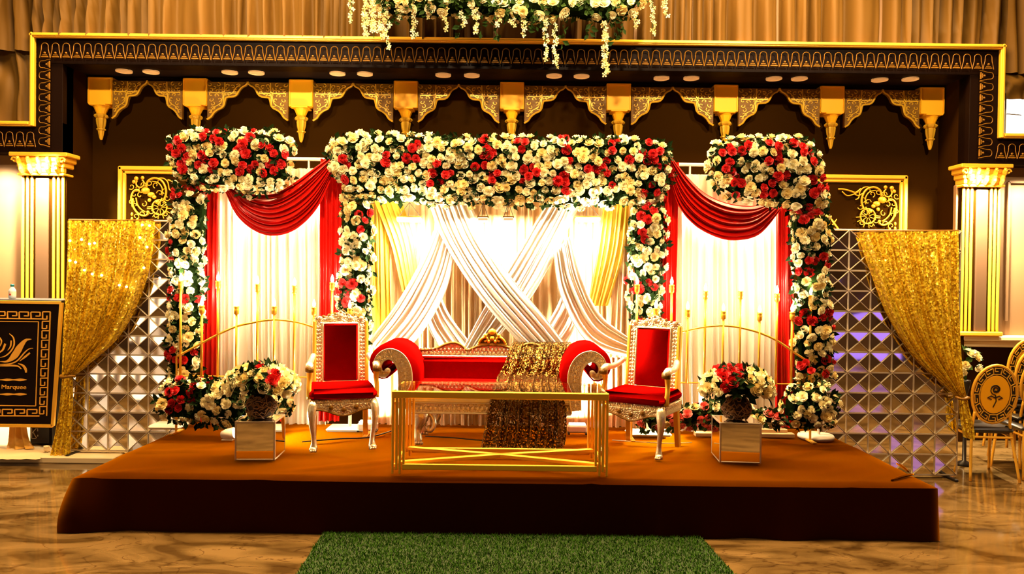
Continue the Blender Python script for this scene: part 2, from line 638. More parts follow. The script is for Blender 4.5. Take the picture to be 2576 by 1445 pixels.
MT = dict(
    marble=marble_mat('marble_floor'),
    wall_brown=mat('brown_wall_paint', (0.019, 0.0066, 0.0006), 0.8, var=0.12, vscale=1.5, spec=0.0),
    wall_taupe=mat('taupe_wall_paint', (0.22, 0.115, 0.045), 0.6, var=0.06, vscale=1.2),
    soffit=mat('dark_soffit_paint', (0.010, 0.004, 0.002), 0.7, spec=0.1),
    frieze=mat('dark_frieze_paint', (0.006, 0.002, 0.0008), 0.5, bump=0.1, bscale=30, spec=0.04),
    ceiling=mat('hall_ceiling_paint', (0.5, 0.34, 0.18), 0.8),
    hall=mat('hall_wall_paint', (0.05, 0.022, 0.007), 0.7),
    gold=mat('gold_paint', (0.88, 0.46, 0.03), 0.34, 0.3, var=0.06, vscale=9),
    gold_flat=mat('gold_wall_paint', (0.95, 0.42, 0.008), 0.5, 0.0, var=0.04, vscale=3, spec=0.2),
    gold_dark=mat('antique_gold', (0.17, 0.072, 0.0045), 0.45, 0.0, var=0.4, vscale=25, bump=0.5, bscale=60, spec=0.15),
    gold_metal=mat('gold_metal', (0.95, 0.50, 0.045), 0.30, 0.45),
    gold_orn=mat('gold_ornament', (0.62, 0.32, 0.016), 0.36, 0.2, spec=0.3),
    yellow_reed=mat('yellow_gold_reed', (0.78, 0.50, 0.035), 0.4, 0.2),
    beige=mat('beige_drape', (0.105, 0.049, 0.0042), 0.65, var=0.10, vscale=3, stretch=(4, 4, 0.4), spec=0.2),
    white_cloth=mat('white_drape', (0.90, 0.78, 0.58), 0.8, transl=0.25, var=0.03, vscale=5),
    back_cloth=mat('backdrop_drape', (0.74, 0.50, 0.25), 0.75, transl=0.2, var=0.06, vscale=4, stretch=(3, 3, 0.3)),
    white_sash=mat('white_sash_cloth', (0.95, 0.90, 0.78), 0.7, transl=0.2),
    yellow_cloth=mat('yellow_drape', (0.88, 0.62, 0.05), 0.6, transl=0.25),
    red_cloth=mat('red_satin', (0.62, 0.006, 0.002), 0.30),
    velvet=mat('red_velvet', (0.23, 0.001, 0.0006), 0.7, var=0.1, vscale=14, spec=0.0),
    silver=mat('embossed_silver', (0.74, 0.58, 0.34), 0.30, 0.75, var=0.35, vscale=55, bump=0.9, bscale=75, bkind='voronoi'),
    silver_plain=mat('silver_sheet', (0.86, 0.72, 0.46), 0.30, 0.7, bump=0.35, bscale=60),
    stage_cloth=mat('brown_stage_cloth', (0.022, 0.003, 0.0001), 0.8, var=0.14, vscale=2.2, sheen=1.0, stint=(1.0, 0.30, 0.001), spec=0.0),
    grass=mat('artificial_grass', (0.036, 0.115, 0.004), 0.75, var=0.5, vscale=45, spec=0.12),
    grass_back=mat('grass_backing', (0.02, 0.04, 0.006), 0.9),
    ivory=mat('ivory_petal', (0.94, 0.85, 0.53), 0.55, transl=0.15, var=0.05, vscale=30, spec=0.2),
    cream=mat('cream_petal', (0.90, 0.73, 0.32), 0.55, transl=0.15, var=0.06, vscale=30, spec=0.2),
    red_petal=mat('red_petal', (0.60, 0.012, 0.010), 0.5, transl=0.1, var=0.15, vscale=30),
    pink_petal=mat('pink_petal', (0.80, 0.16, 0.12), 0.5, transl=0.1, var=0.15, vscale=30),
    leaf=mat('dark_green_leaf', (0.008, 0.020, 0.003), 0.7, var=0.5, vscale=12, spec=0.06),
    leaf_light=mat('fresh_green_leaf', (0.020, 0.045, 0.005), 0.65, var=0.4, vscale=12, spec=0.1),
    foam=mat('flower_foam', (0.004, 0.008, 0.0015), 0.9, spec=0.0),
    mirror=mat('bevelled_mirror', (0.96, 0.92, 0.84), 0.04, 1.0),
    mirror_dark=mat('mirror_joint', (0.30, 0.22, 0.13), 0.35, 0.8),
    mirror_bevel=mat('mirror_bevel', (0.66, 0.55, 0.38), 0.32, 0.6),
    black=mat('black_paint', (0.010, 0.007, 0.006), 0.35),
    sign_black=mat('black_sign_panel', (0.007, 0.0025, 0.0015), 0.5, spec=0.08),
    black_metal=mat('black_metal', (0.012, 0.010, 0.009), 0.4, 0.3),
    white_paint=mat('white_paint', (0.80, 0.72, 0.58), 0.45),
    ceramic=mat('downlight_trim', (0.85, 0.55, 0.25), 0.4, emit=0.28, ecol=(1.0, 0.5, 0.16)),  # faint glow put in for light the unlit discs reflect
    wood=mat('pale_wood', (0.55, 0.34, 0.14), 0.55, var=0.25, vscale=5, stretch=(1, 12, 12)),
    bowl=mat('dark_bowl', (0.035, 0.016, 0.007), 0.6, spec=0.2),
    twig=mat('brown_twigs', (0.30, 0.145, 0.045), 0.5, var=0.5, vscale=20),
    glass=glass_mat('table_glass', (0.93, 0.90, 0.82), 0.05),
    bulb=mat('lit_bulb', (1, 0.9, 0.6), 0.3, emit=26, ecol=(1.0, 0.80, 0.48)),
    bulb_off=mat('bulb_glass', (0.95, 0.82, 0.5), 0.15, emit=9, ecol=(1.0, 0.78, 0.42)),
    lamp_face=mat('flood_lamp_face', (1, 0.95, 0.8), 0.3, emit=9, ecol=(1.0, 0.84, 0.55)),
    window_glow=mat('bright_window_pane', (0.9, 0.95, 1.0), 0.2, emit=3.2, ecol=(0.90, 0.93, 1.0)),
    led=mat('violet_led_screen', (0.2, 0.1, 0.6), 0.4, emit=1.1, ecol=(0.36, 0.20, 1.0)),  # glow of the added screen that tints the right mirror
    seq_gold=sequin_mat('gold_sequin_cloth', (0.95, 0.47, 0.022), 0.28, 0.25, 70, tilt=0.8),
    seq_dark=sequin_mat('bronze_sequin_net', (0.12, 0.055, 0.008), 0.34, 1.0, 110, sheer=0.2, tilt=0.9),
    orange_cloth=mat('amber_cloth', (0.62, 0.30, 0.03), 0.6),
    slab=mat('cream_platform', (0.72, 0.55, 0.30), 0.4, var=0.1, vscale=3),
    plastic=mat('clear_plastic', (0.75, 0.80, 0.85), 0.12, transl=0.3),
    teal=mat('teal_cap', (0.01, 0.20, 0.24), 0.35),
    label_red=mat('red_print', (0.6, 0.03, 0.02), 0.5),
    lettering=mat('gold_lettering', (0.90, 0.44, 0.045), 0.4, 0.1),
    grey_print=mat('grey_print', (0.45, 0.42, 0.36), 0.5),
    seat_black=mat('black_leather', (0.02, 0.016, 0.014), 0.35),
    strip=mat('brown_pilaster_strip', (0.09, 0.042, 0.014), 0.55),
    hall_lamp=mat('hall_lamp_glow', (1, 0.85, 0.6), 0.4, emit=1.6, ecol=(1.0, 0.84, 0.62)),  # glow of the added panels that brighten the left mirror
    cable=mat('black_cable', (0.012, 0.006, 0.004), 0.5),
)

# ================================================================== SETTING
ST = 0.40                       # stage height
YF, YW, YB = 8.40, 8.65, 9.05   # frame front, hall front wall, recess back wall
XL, XR = P(152, 250, YF).x, P(2445, 250, YF).x
Zf = lambda py: P(1288, py, YF).z
z_gold1, z_gold0, z_mot1, z_mot0, z_sof = Zf(97), Zf(109), Zf(118), Zf(161), Zf(172)
zl_gold1, zl_gold0, zl_mot1, zl_mot0, zl_sof = [3.54, 3.485, 3.44, 3.25, 3.19]
xl = [P(p, 220, YF).x for p in (76, 87, 96, 128)] + [XL]
xr = [P(p, 260, YF).x for p in (2526, 2514, 2501, 2462)] + [XR]

struct(MB().box((0, 2.5, -0.05), (15, 14, 0.1), 0.001).build('floor', MT['marble']))
struct(MB().box((0, 2.5, 8.05), (15, 14, 0.1), 0.001).build('ceiling', MT['ceiling']))
struct(MB().box((-7.45, 2.5, 4), (0.1, 14, 8), 0.001).build('wall_left', MT['hall']))
struct(MB().box((7.45, 2.5, 4), (0.1, 14, 8), 0.001).build('wall_right', MT['hall']))
struct(MB().box((0, -4.45, 4), (15, 0.1, 8), 0.001).build('wall_back', MT['hall']))
w = MB()
w.box(((-7.5 + XL) / 2 - 0.02, YW + 0.2, 4), (7.46 + XL, 0.4, 8), 0.001)
w.box(((7.5 + XR) / 2 + 0.02, YW + 0.2, 4), (7.46 - XR, 0.4, 8), 0.001)
w.box((0, YW + 0.2, (z_sof + 8) / 2 + 0.05), (XR - XL, 0.398, 8 - z_sof - 0.1), 0.001)
struct(w.build('wall_front', MT['wall_taupe']))
w = MB()
w.box((0, YB + 0.06, 2.4), (XR - XL + 0.3, 0.12, 4.8), 0.001)
struct(w.build('wall_recess', MT['wall_brown']))
w = MB()
w.box((XL - 0.02, (YF + YB) / 2 + 0.06, 2.2), (0.04, YB - YF - 0.12, 4.4), 0.001)
struct(w.build('wall_recess_left', MT['wall_brown']))
w = MB()
w.box((XR + 0.02, (YF + YB) / 2 + 0.06, 2.2), (0.04, YB - YF - 0.12, 4.4), 0.001)
struct(w.build('wall_recess_right', MT['wall_brown']))
struct(MB().box(((XL + XR) / 2, (YF + YB) / 2 + 0.1, z_sof + 0.03), (XR - XL, YB - YF - 0.16, 0.05), 0.001).build('ceiling_recess', MT['soffit']))

# -------- proscenium frame: dark band, gold moulding, egg-and-dart motifs
band = MB()
yb = (YF + YW) / 2
d = YW - YF
band.box(((xl[0] + xr[0]) / 2, yb + 0.02, (z_sof + z_gold1) / 2), (xr[0] - xl[0], d - 0.04, z_gold1 - z_sof), 0.004)
for xs, zz in ((xl, 0), (xr, 0)):
    band.box(((xs[0] + xs[4]) / 2, yb + 0.02, (z_sof + zl_sof) / 2), (abs(xs[4] - xs[0]), d - 0.04, z_sof - zl_sof), 0.004)
band.box(((-7.4 + xl[4]) / 2, yb + 0.02, (zl_sof + zl_gold1) / 2), (7.4 + xl[4], d - 0.042, zl_gold1 - zl_sof), 0.004)
band.box(((7.4 + xr[4]) / 2, yb + 0.02, (zl_sof + zl_gold1) / 2), (7.4 - xr[4], d - 0.042, zl_gold1 - zl_sof), 0.004)
trim1 = struct(band.build('trim_1', MT['frieze']))


def moulding(a, b, horiz, wd):
    g = MB()
    a, b = Vector(a), Vector(b)
    for off, ww, yy in ((0.0, wd, YF - 0.005), (0.0, wd * 0.5, YF - 0.022)):
        c = (a + b) / 2
        L = (b - a).length
        sz = (L, 0.05, ww) if horiz else (ww, 0.05, L)
        g.box((c.x, yy + 0.012, c.z), sz, 0.006)
    return g.build('gold_moulding', MT['gold'], trim1)


gz = (z_gold1 + z_gold0) / 2
moulding((xl[0], YF, gz), (xr[0], YF, gz), True, z_gold1 - z_gold0)
for xs in (xl, xr):
    gx = (xs[0] + xs[1]) / 2
    moulding((gx, YF, z_gold1), (gx, YF, zl_gold0), False, abs(xs[0] - xs[1]))
gz2 = (zl_gold1 + zl_gold0) / 2
moulding((-7.4, YF, gz2), (xl[0], YF, gz2), True, zl_gold1 - zl_gold0)
moulding((xr[0], YF, gz2), (7.4, YF, gz2), True, zl_gold1 - zl_gold0)

# motif: an arched gilt rim that flares to the foot, with a small stepped dart
pitch = 0.1206
hm = z_mot1 - z_mot0


def motif_mesh():
    m = MB()
    hw = pitch * 0.5
    pts = []
    for k in range(7):
        a = PI * k / 6
        pts.append((-math.cos(a) * hw * 0.62, 0, 0.72 * hm + math.sin(a) * hw * 0.5))
    prof = [(-hw * 0.98, 0, 0.0), (-hw * 0.86, 0, 0.22 * hm), (-hw * 0.66, 0, 0.48 * hm)] + pts + \
           [(hw * 0.66, 0, 0.48 * hm), (hw * 0.86, 0, 0.22 * hm), (hw * 0.98, 0, 0.0)]
    m.tube([(p[0], -0.012, p[2]) for p in prof], 0.0045, 4)
    m.box((0, -0.012, 0.012), (pitch * 0.66, 0.02, 0.014), 0.004)
    m.box((0, -0.012, 0.032), (pitch * 0.44, 0.018, 0.012), 0.004)
    m.ball((0, -0.014, 0.056), 0.014, 6, 4)
    return m.mesh('frieze_motif', MT['gold_dark'])


mm = motif_mesh()
x0, x1 = xl[2] + 0.02, xr[2] - 0.02
n = int(round((x1 - x0) / pitch))
for i in range(n):
    inst('frieze_motif', mm, trim1, (x0 + (i + 0.5) * (x1 - x0) / n, YF, z_mot0), None, ((x1 - x0) / n / pitch, 1, 1))
for xs, sg in ((xl, 1), (xr, -1)):
    zt, zb = z_mot0 - 0.01, zl_mot0 + 0.0
    nn = int(round((zt - zb) / pitch))
    q = Quaternion((0, 1, 0), -sg * PI / 2)
    for i in range(nn):
        inst('frieze_motif', mm, trim1, (xs[3], YF, zt - (i + 0.5) * (zt - zb) / nn), q, (1, 1, abs(xs[3] - xs[2]) / hm))
for (a, b) in ((-7.3, xl[2] - 0.02), (xr[2] + 0.02, 7.3)):
    nn = int(round((b - a) / pitch))
    for i in range(nn):
        inst('frieze_motif', mm, trim1, (a + (i + 0.5) * (b - a) / nn, YF, zl_mot0), None, (1, 1, (zl_mot1 - zl_mot0) / hm))

# -------- pilasters standing on the dado
DADO = 1.235


def pilaster(px0, px1, name, label):
    a, b = P(px0, 640, YF + 0.1).x, P(px1, 640, YF + 0.1).x
    cx, wd = (a + b) / 2, b - a
    t = thing(name, label, 'pilaster', (cx, YW - 0.02, DADO), 0, 'fluted pilasters flanking the stage recess')
    z0, z1 = DADO + 0.02, 2.94
    MB().box((cx, YW - 0.08, (z0 + z1) / 2), (wd * 0.98, 0.12, z1 - z0), 0.01).build('shaft', MT['wall_brown'], t)
    for s in (-1, 1):
        for k in range(3):
            x = cx + s * wd * (0.46 - 0.105 * k)
            prof = [(0.013, z0 + 0.01), (0.0165, z0 + 0.05), (0.0165, z1 - 0.03), (0.010, z1 - 0.005)]
            MB().lathe(prof, 10, (x, YW - 0.145, 0)).build('reed', MT['yellow_reed'], t, smooth=True)
    MB().box((cx, YW - 0.155, (z0 + z1) / 2), (wd * 0.30, 0.03, z1 - z0 - 0.06), 0.008).build('centre_strip', MT['strip'], t)
    cap = MB()
    cap.box((cx, YW - 0.10, z1 + 0.012), (wd * 1.06, 0.2, 0.03), 0.008)
    for k, (zz, ww) in enumerate(((z1 + 0.06, 1.02), (z1 + 0.12, 1.08), (z1 + 0.18, 1.18))):
        cap.box((cx, YW - 0.10, zz), (wd * ww, 0.19 + 0.02 * k, 0.065), 0.012)
    cap.box((cx, YW - 0.115, z1 + 0.232), (wd * 1.32, 0.27, 0.045), 0.008)
    cp = cap.build('capital', MT['gold'], t)
    for row, (zz, ww, cnt) in enumerate(((z1 + 0.075, 0.5, 5), (z1 + 0.155, 0.56, 5))):
        for k in range(cnt):
            x = cx + (k - (cnt - 1) / 2) * wd * ww * 2 / cnt
            m = MB()
            pts = [(x, YW - 0.195, zz - 0.045), (x, YW - 0.235, zz), (x, YW - 0.25 - 0.01 * row, zz + 0.035), (x, YW - 0.275, zz + 0.03)]
            m.tube(pts, [0.020, 0.026, 0.02, 0.006], 6, sq=1.4)
            m.build('acanthus_leaf', MT['gold'], cp)
    for s in (-1, 1):
        m = MB()
        pts = [(cx + s * wd * 0.54 + s * 0.035 * math.cos(a) * (1 - a / 9), YW - 0.235, z1 + 0.165 + 0.035 * math.sin(a) * (1 - a / 9)) for a in [k * 0.6 for k in range(12)]]
        m.tube(pts, 0.010, 6)
        m.build('volute', MT['gold'], cp)
    # small foot
    MB().box((cx, YW - 0.1, DADO + 0.02), (wd * 1.1, 0.2, 0.05), 0.01).build('foot', MT['gold'], t)
    return t


pilaster(52, 162, 'pilaster', 'fluted pilaster with glowing gilt capital above the black sign counter')
pilaster(2418, 2516, 'pilaster', 'fluted pilaster with glowing gilt capital behind the gold oval-back chairs')
# plain painted strip between pilaster and recess, dado and its rail
for i, (px0, px1) in enumerate(((166, 181), (2398, 2412))):
    a, b = P(px0, 500, YW).x, P(px1, 500, YW).x
    struct(MB().box(((a + b) / 2, YW - 0.03, 1.5), (abs(b - a), 0.07, 2.95), 0.008).build('trim_%d' % (2 + i), MT['wall_taupe']))
for i, (a, b) in enumerate(((-7.4, XL - 0.03), (XR + 0.03, 7.4))):
    m = MB()
    m.box(((a + b) / 2, YW - 0.06, DADO - 0.035), (b - a, 0.16, 0.06), 0.015)
    m.box(((a + b) / 2, YW - 0.03, DADO - 0.105), (b - a, 0.08, 0.07), 0.012)
    struct(m.build('trim_%d' % (4 + i), MT['slab']))
    struct(MB().box(((a + b) / 2, YW - 0.012, 0.57), (b - a, 0.03, 1.13), 0.004).build('trim_%d' % (6 + i), MT['wall_brown']))
# panel moulding on the hall wall beside the right pilaster
m = MB()
xa = P(2535, 440, YW).x
m.bar((xa, YW - 0.02, 3.02), (7.3, YW - 0.02, 3.02), 0.03, 0.03)
m.bar((xa, YW - 0.02, 1.4), (xa, YW - 0.02, 3.02), 0.03, 0.03)
struct(m.build('trim_8', MT['wall_taupe']))
# wainscot moulding line round the recess (warm patch beside the panel frames is the lit wall itself)

# bright window above the right cornice
wx0, wx1 = P(2527, 300, YW).x, 7.35
wz0, wz1 = zl_gold1 + 0.005, P(2560, 232, YW).z
win = struct(MB().box(((wx0 + wx1) / 2, YW - 0.01, (wz0 + wz1) / 2), (wx1 - wx0, 0.02, wz1 - wz0), 0.003).build('window_1', MT['white_paint']))
MB().box(((wx0 + wx1) / 2, YW - 0.025, (wz0 + wz1) / 2), (wx1 - wx0 - 0.02, 0.012, wz1 - wz0 - 0.02), 0.003).build('pane', MT['window_glow'], win)
m = MB()
m.bar((wx0, YW - 0.036, (wz0 + wz1) / 2), (wx0 + 0.17, YW - 0.036, (wz0 + wz1) / 2 - 0.012), 0.012, 0.012)
m.build('latch', MT['grey_print'], win)
# violet screen and glow panels added out of view to feed the mirrors
scr = thing('led_screen', 'violet glowing screen on the right hall wall', 'screen', (7.38, -1.9, 1.5))
MB().box((7.36, -1.9, 2.05), (0.06, 3.3, 1.2), 0.01).build('casing', MT['black'], scr)
MB().box((7.32, -1.9, 2.05), (0.02, 3.2, 1.1), 0.004).build('display', MT['led'], scr)
_pos = ['nearest the stage', 'second from the stage', 'third from the stage', 'fourth from the stage', 'last in the row from the stage']
for _k in range(5):
    _y = 2.4 - 1.0 * _k
    t_ = thing('wall_lamp', 'tall glowing wall lamp on the left hall wall, %s' % _pos[_k], 'lamp', (-7.39, _y, .6), 0, 'wall lamps on the left hall wall')
    MB().box((-7.37, _y, 1.9), (0.05, 0.80, 2.6), 0.01).build('back_plate', MT['gold_dark'], t_)
    MB().box((-7.33, _y, 1.9), (0.04, 0.70, 2.5), 0.01).build('glowing_panel', MT['hall_lamp'], t_)

# -------- beige drapes above the frame
def curtain(name, label, xa, xb, za, zb, Y, npl, amp, seed, matk, group, cat='curtain', nv=16):
    m = MB()
    drape(m, [(xa, Y, za), (xa, Y, zb)], [(xb, Y, za), (xb, Y, zb)], npl, amp, nv, seed, drift=0.8)
    o = m.build(name, MT[matk], None, True)
    return tag(o, label, cat, group)


gB = 'beige drapes above the gilt frame'
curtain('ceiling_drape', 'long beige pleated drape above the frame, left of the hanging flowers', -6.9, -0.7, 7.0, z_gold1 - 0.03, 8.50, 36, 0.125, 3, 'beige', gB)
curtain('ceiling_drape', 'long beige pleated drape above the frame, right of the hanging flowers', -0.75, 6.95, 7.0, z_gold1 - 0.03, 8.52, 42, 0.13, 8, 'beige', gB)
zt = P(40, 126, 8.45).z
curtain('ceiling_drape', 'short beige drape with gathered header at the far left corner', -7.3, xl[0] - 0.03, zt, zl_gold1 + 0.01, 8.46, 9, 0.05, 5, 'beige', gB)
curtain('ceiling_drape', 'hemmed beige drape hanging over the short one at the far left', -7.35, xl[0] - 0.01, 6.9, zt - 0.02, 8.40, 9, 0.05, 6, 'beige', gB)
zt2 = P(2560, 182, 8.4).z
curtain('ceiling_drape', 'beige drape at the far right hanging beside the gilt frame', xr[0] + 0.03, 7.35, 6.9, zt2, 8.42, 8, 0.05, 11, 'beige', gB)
m = MB()
drape(m, [(xr[0] + 0.02, 8.45, zt2 + 0.03), (xr[0] + 0.03, 8.45, zt2 - 0.30)], [(7.2, 8.45, zt2 + 0.03), (7.2, 8.45, wz1 - 0.02)], 6, 0.05, 12, 4, drift=1.4)
tag(m.build('window_valance', MT['beige'], None, True), 'bunched beige valance just above the bright window', 'curtain')

# -------- recess: corbels, carved arches, downlights, framed panels
cx_px = [228.5, 490, 756.5, 1020.5, 1288, 1557, 1827, 2094.5, 2361]
ordw = ['first', 'second', 'third', 'fourth', 'fifth', 'sixth', 'seventh', 'eighth', 'ninth']
YC = 8.92
zc1, zc0 = z_sof + 0.004, P(1288, 275, YC).z
cxs = [P(p, 240, YC).x for p in cx_px]
cxs[0] = max(cxs[0], XL + 0.155)
cxs[8] = min(cxs[8], XR - 0.155)


def corbel(i):
    x = cxs[i]
    t = thing('corbel', '%s corbel from the left, gold block with turned pendant finial' % ordw[i], 'corbel', (x, YB, zc0), 0, 'corbels under the recess ceiling')
    if i == 0:
        b = MB()
        w_, h_ = 0.293, zc1 - zc0 - 0.02
        b.box((0, -(YB - YC) / 2, h_ / 2), (w_, YB - YC - 0.005, h_), 0.006)
        blk = b.build('block', MT['gold_flat'], t, local=True)
        f = MB()
        yy = -(YB - YC) - 0.004
        f.bar((-w_ / 2 + .012, yy, 0.012), (-w_ / 2 + .012, yy, h_ - 0.012), 0.016, 0.012)
        f.bar((w_ / 2 - .012, yy, 0.012), (w_ / 2 - .012, yy, h_ - 0.012), 0.016, 0.012)
        f.bar((-w_ / 2 + .01, yy, 0.012), (w_ / 2 - .01, yy, 0.012), 0.012, 0.016)
        f.bar((-w_ / 2 + .01, yy, h_ - 0.012), (w_ / 2 - .01, yy, h_ - 0.012), 0.012, 0.016)
        f.build('bead', MT['gold_flat'], blk, local=True)
        c = (0, -(YB - YC) / 2 - 0.03, 0)
        n_ = MB()
        n_.box((0, c[1], -0.012), (0.20, 0.20, 0.022), 0.006)
        n_.lathe([(0.095, -0.024), (0.078, -0.045), (0.055, -0.10), (0.05, -0.112)], 12, c)
        n_.build('neck', MT['gold_flat'], t, local=True)
        fn = MB()
        fn.lathe([(0.05, -0.11), (0.07, -0.125), (0.078, -0.14), (0.066, -0.155), (0.05, -0.165), (0.055, -0.18), (0.048, -0.24),
                  (0.036, -0.285), (0.05, -0.292), (0.05, -0.302), (0.034, -0.312), (0.03, -0.34), (0.02, -0.395), (0.012, -0.42), (0.002, -0.425)], 16, c, 0.09, 8)
        fn.build('finial', MT['gold_orn'], t, smooth=False, local=True)
        return t
    return t


c0 = corbel(0)
for i in range(1, 9):
    c = copy_tree(c0)
    c.location = (cxs[i], YB, zc0)
    c['label'] = '%s corbel from the left, gold block with turned pendant finial' % ordw[i]

SP = [(0, 0), (1, 0), (.955, .08), (.86, .13), (.80, .20), (.74, .32), (.66, .385), (.48, .41), (.44, .50), (.42, .60), (.37, .68), (.25, .745), (.16, .83), (.10, .93), (0.0, 1.0)]


def inside(poly, x, y):
    r_ = False
    n_ = len(poly)
    for i in range(n_):
        x1_, y1_ = poly[i]
        x2_, y2_ = poly[i - 1]
        if (y1_ > y) != (y2_ > y) and x < (x2_ - x1_) * (y - y1_) / (y2_ - y1_) + x1_:
            r_ = not r_
    return r_


def seg_dist(poly, x, y):
    best, gx, gy = 1e9, 0, 0
    n_ = len(poly)
    for i in range(n_):
        ax, ay = poly[i - 1]
        bx, by = poly[i]
        dx, dy = bx - ax, by - ay
        l2 = dx * dx + dy * dy or 1e-9
        t_ = max(0, min(1, ((x - ax) * dx + (y - ay) * dy) / l2))
        qx, qy = ax + dx * t_, ay + dy * t_
        d_ = math.hypot(x - qx, y - qy)
        if d_ < best:
            best, gx, gy = d_, qx - x, qy - y
    return best, gx, gy


def spandrel_meshes(w_, h_):
    pl = [(u * w_, -v * h_) for u, v in SP]
    a = MB().prism(pl, -0.03, 0.02, 0.006).mesh('panel', MT['gold_dark'])
    rim = MB()
    edge = [(p[0], -0.036, p[1]) for p in pl[1:]]
    rim.tube(cr(edge, 26), 0.011, 6)
    rim.tube(cr([(p[0] * 0.86, -0.034, p[1] * 0.86 - 0.004) for p in pl[2:-1]], 22), 0.006, 5)
    rim.bar((w_ * 0.44, -0.034, -0.01), (w_ * 0.40, -0.034, -h_ * 0.62), 0.012, 0.012)
    rim.bar((0.02, -0.034, -h_ * 0.30), (w_ * 0.72, -0.034, -h_ * 0.30), 0.012, 0.012)
    r_ = rim.mesh('rim', MT['gold_orn'])
    rnd = random.Random(7)
    cv = MB()
    tries = 0
    got = []
    while len(got) < 26 and tries < 900:
        tries += 1
        u, v = rnd.uniform(0.02, w_ * .9), -rnd.uniform(0.02, h_ * .9)
        if not inside(pl, u, v):
            continue
        dd, _, _ = seg_dist(pl, u, v)
        if dd < 0.03 or any(math.hypot(u - a_, v - b_) < 0.045 for a_, b_ in got):
            continue
        got.append((u, v))
        s = rnd.choice((-1, 1))
        a0 = rnd.uniform(0, 6.28)
        pts = []
        for k in range(9):
            a_ = a0 + s * k * 0.62
            rr = 0.026 * (1 - k / 11)
            pts.append((u + rr * math.cos(a_), -0.033, v + rr * math.sin(a_)))
        cv.tube(pts, 0.0055, 5)
    c_ = cv.mesh('carving', MT['gold_orn'])
    return a, r_, c_


YS = YB - 0.10
px_gap0, px_gap1 = 3.0, 0
for i in range(8):
    ax = (cxs[i] + cxs[i + 1]) / 2
    hw = (cxs[i + 1] - cxs[i]) / 2 - 0.150
    if i == 0:
        spm = spandrel_meshes(hw, 0.455)
        hw0 = hw
    t = thing('carved_arch', 'carved scalloped arch between the %s and %s corbels from the left' % (ordw[i], ordw[i + 1]), 'arch', (ax, YS, zc1 - 0.06), 0, 'carved arches between the corbels')
    for s in (1, -1):
        sp = inst('spandrel', spm[0], t, (-s * hw, 0, 0), None, (s * hw / hw0, 1, 1))
        inst('rim', spm[1], sp, (0, 0, 0))
        inst('carving', spm[2], sp, (0, 0, 0))

dl_px = [(312, 178), (380, 180), (578, 181), (645, 182), (849, 184), (918, 185), (1115, 188), (1187, 189), (1394, 190), (1463, 191), (1664, 196), (1739, 196), (1947, 197), (2011, 197), (2213, 200), (2290, 198)]
num = ['first', 'second', 'third', 'fourth', 'fifth', 'sixth', 'seventh', 'eighth', 'ninth', 'tenth', 'eleventh', 'twelfth', 'thirteenth', 'fourteenth', 'fifteenth', 'sixteenth']
dm = MB().lathe([(0.055, 0.0), (0.085, -0.004), (0.092, -0.014), (0.092, 0.008)], 18).mesh('bezel', MT['ceramic'])
dm2 = MB().lathe([(0.058, -0.002), (0.054, -0.008), (0.02, -0.011)], 14).mesh('diffuser', MT['ceramic'])
for i, (px, py) in enumerate(dl_px):
    g = G(px, py, z_sof)
    g.y = max(8.62, min(8.9, g.y))
    g = P(px, py, g.y)
    t = thing('downlight', 'round pale downlight, %s from the left in the recess ceiling' % num[i], 'downlight', (g.x, g.y, z_sof + 0.0), 0, 'downlights in the recess ceiling')
    inst('bezel', dm, t, (0, 0, 0))
    inst('diffuser', dm2, t, (0, 0, 0))


def panel_frame(px0, py0, px1, label):
    """gilt panel moulding on the recess wall"""
    a = P(px0, py0, YB)
    b = P(px1, py0, YB)
    z1, z0 = a.z if px0 < 1000 else P(px1, py0 + 0, YB).z, 1.1
    t = thing('picture_frame', label, 'frame', ((a.x + b.x) / 2, YB, z0), 0, 'gilt framed panels on the recess wall')
    for off, ww, dp in ((0.028, 0.055, 0.05), (0.075, 0.045, 0.035)):
        for (p, q) in (((a.x, z0), (a.x, z1)), ((b.x, z0), (b.x, z1))):
            s = 1 if p[0] == a.x else -1
            MB().box((p[0] + s * off, YB - dp / 2, (z0 + z1) / 2), (ww * 0.9, dp, z1 - z0 - (off - 0.02) * 2), 0.01).build('stile', MT['gold'], t)
        for z, s in ((z1, -1), (z0, 1)):
            MB().box(((a.x + b.x) / 2, YB - dp / 2, z + s * off), (b.x - a.x - (off - 0.02) * 2, dp, ww * 0.9), 0.01).build('rail', MT['gold'], t)
    MB().box(((a.x + b.x) / 2, YB - 0.008, (z0 + z1) / 2), (b.x - a.x - 0.2, 0.012, z1 - z0 - 0.2), 0.002).build('field', MT['wall_brown'], t)
    return t


panel_frame(300, 418, 640, 'gilt framed wall panel behind the left mirror screen')
panel_frame(1960, 442, 2281, 'gilt framed wall panel behind the right mirror screen')


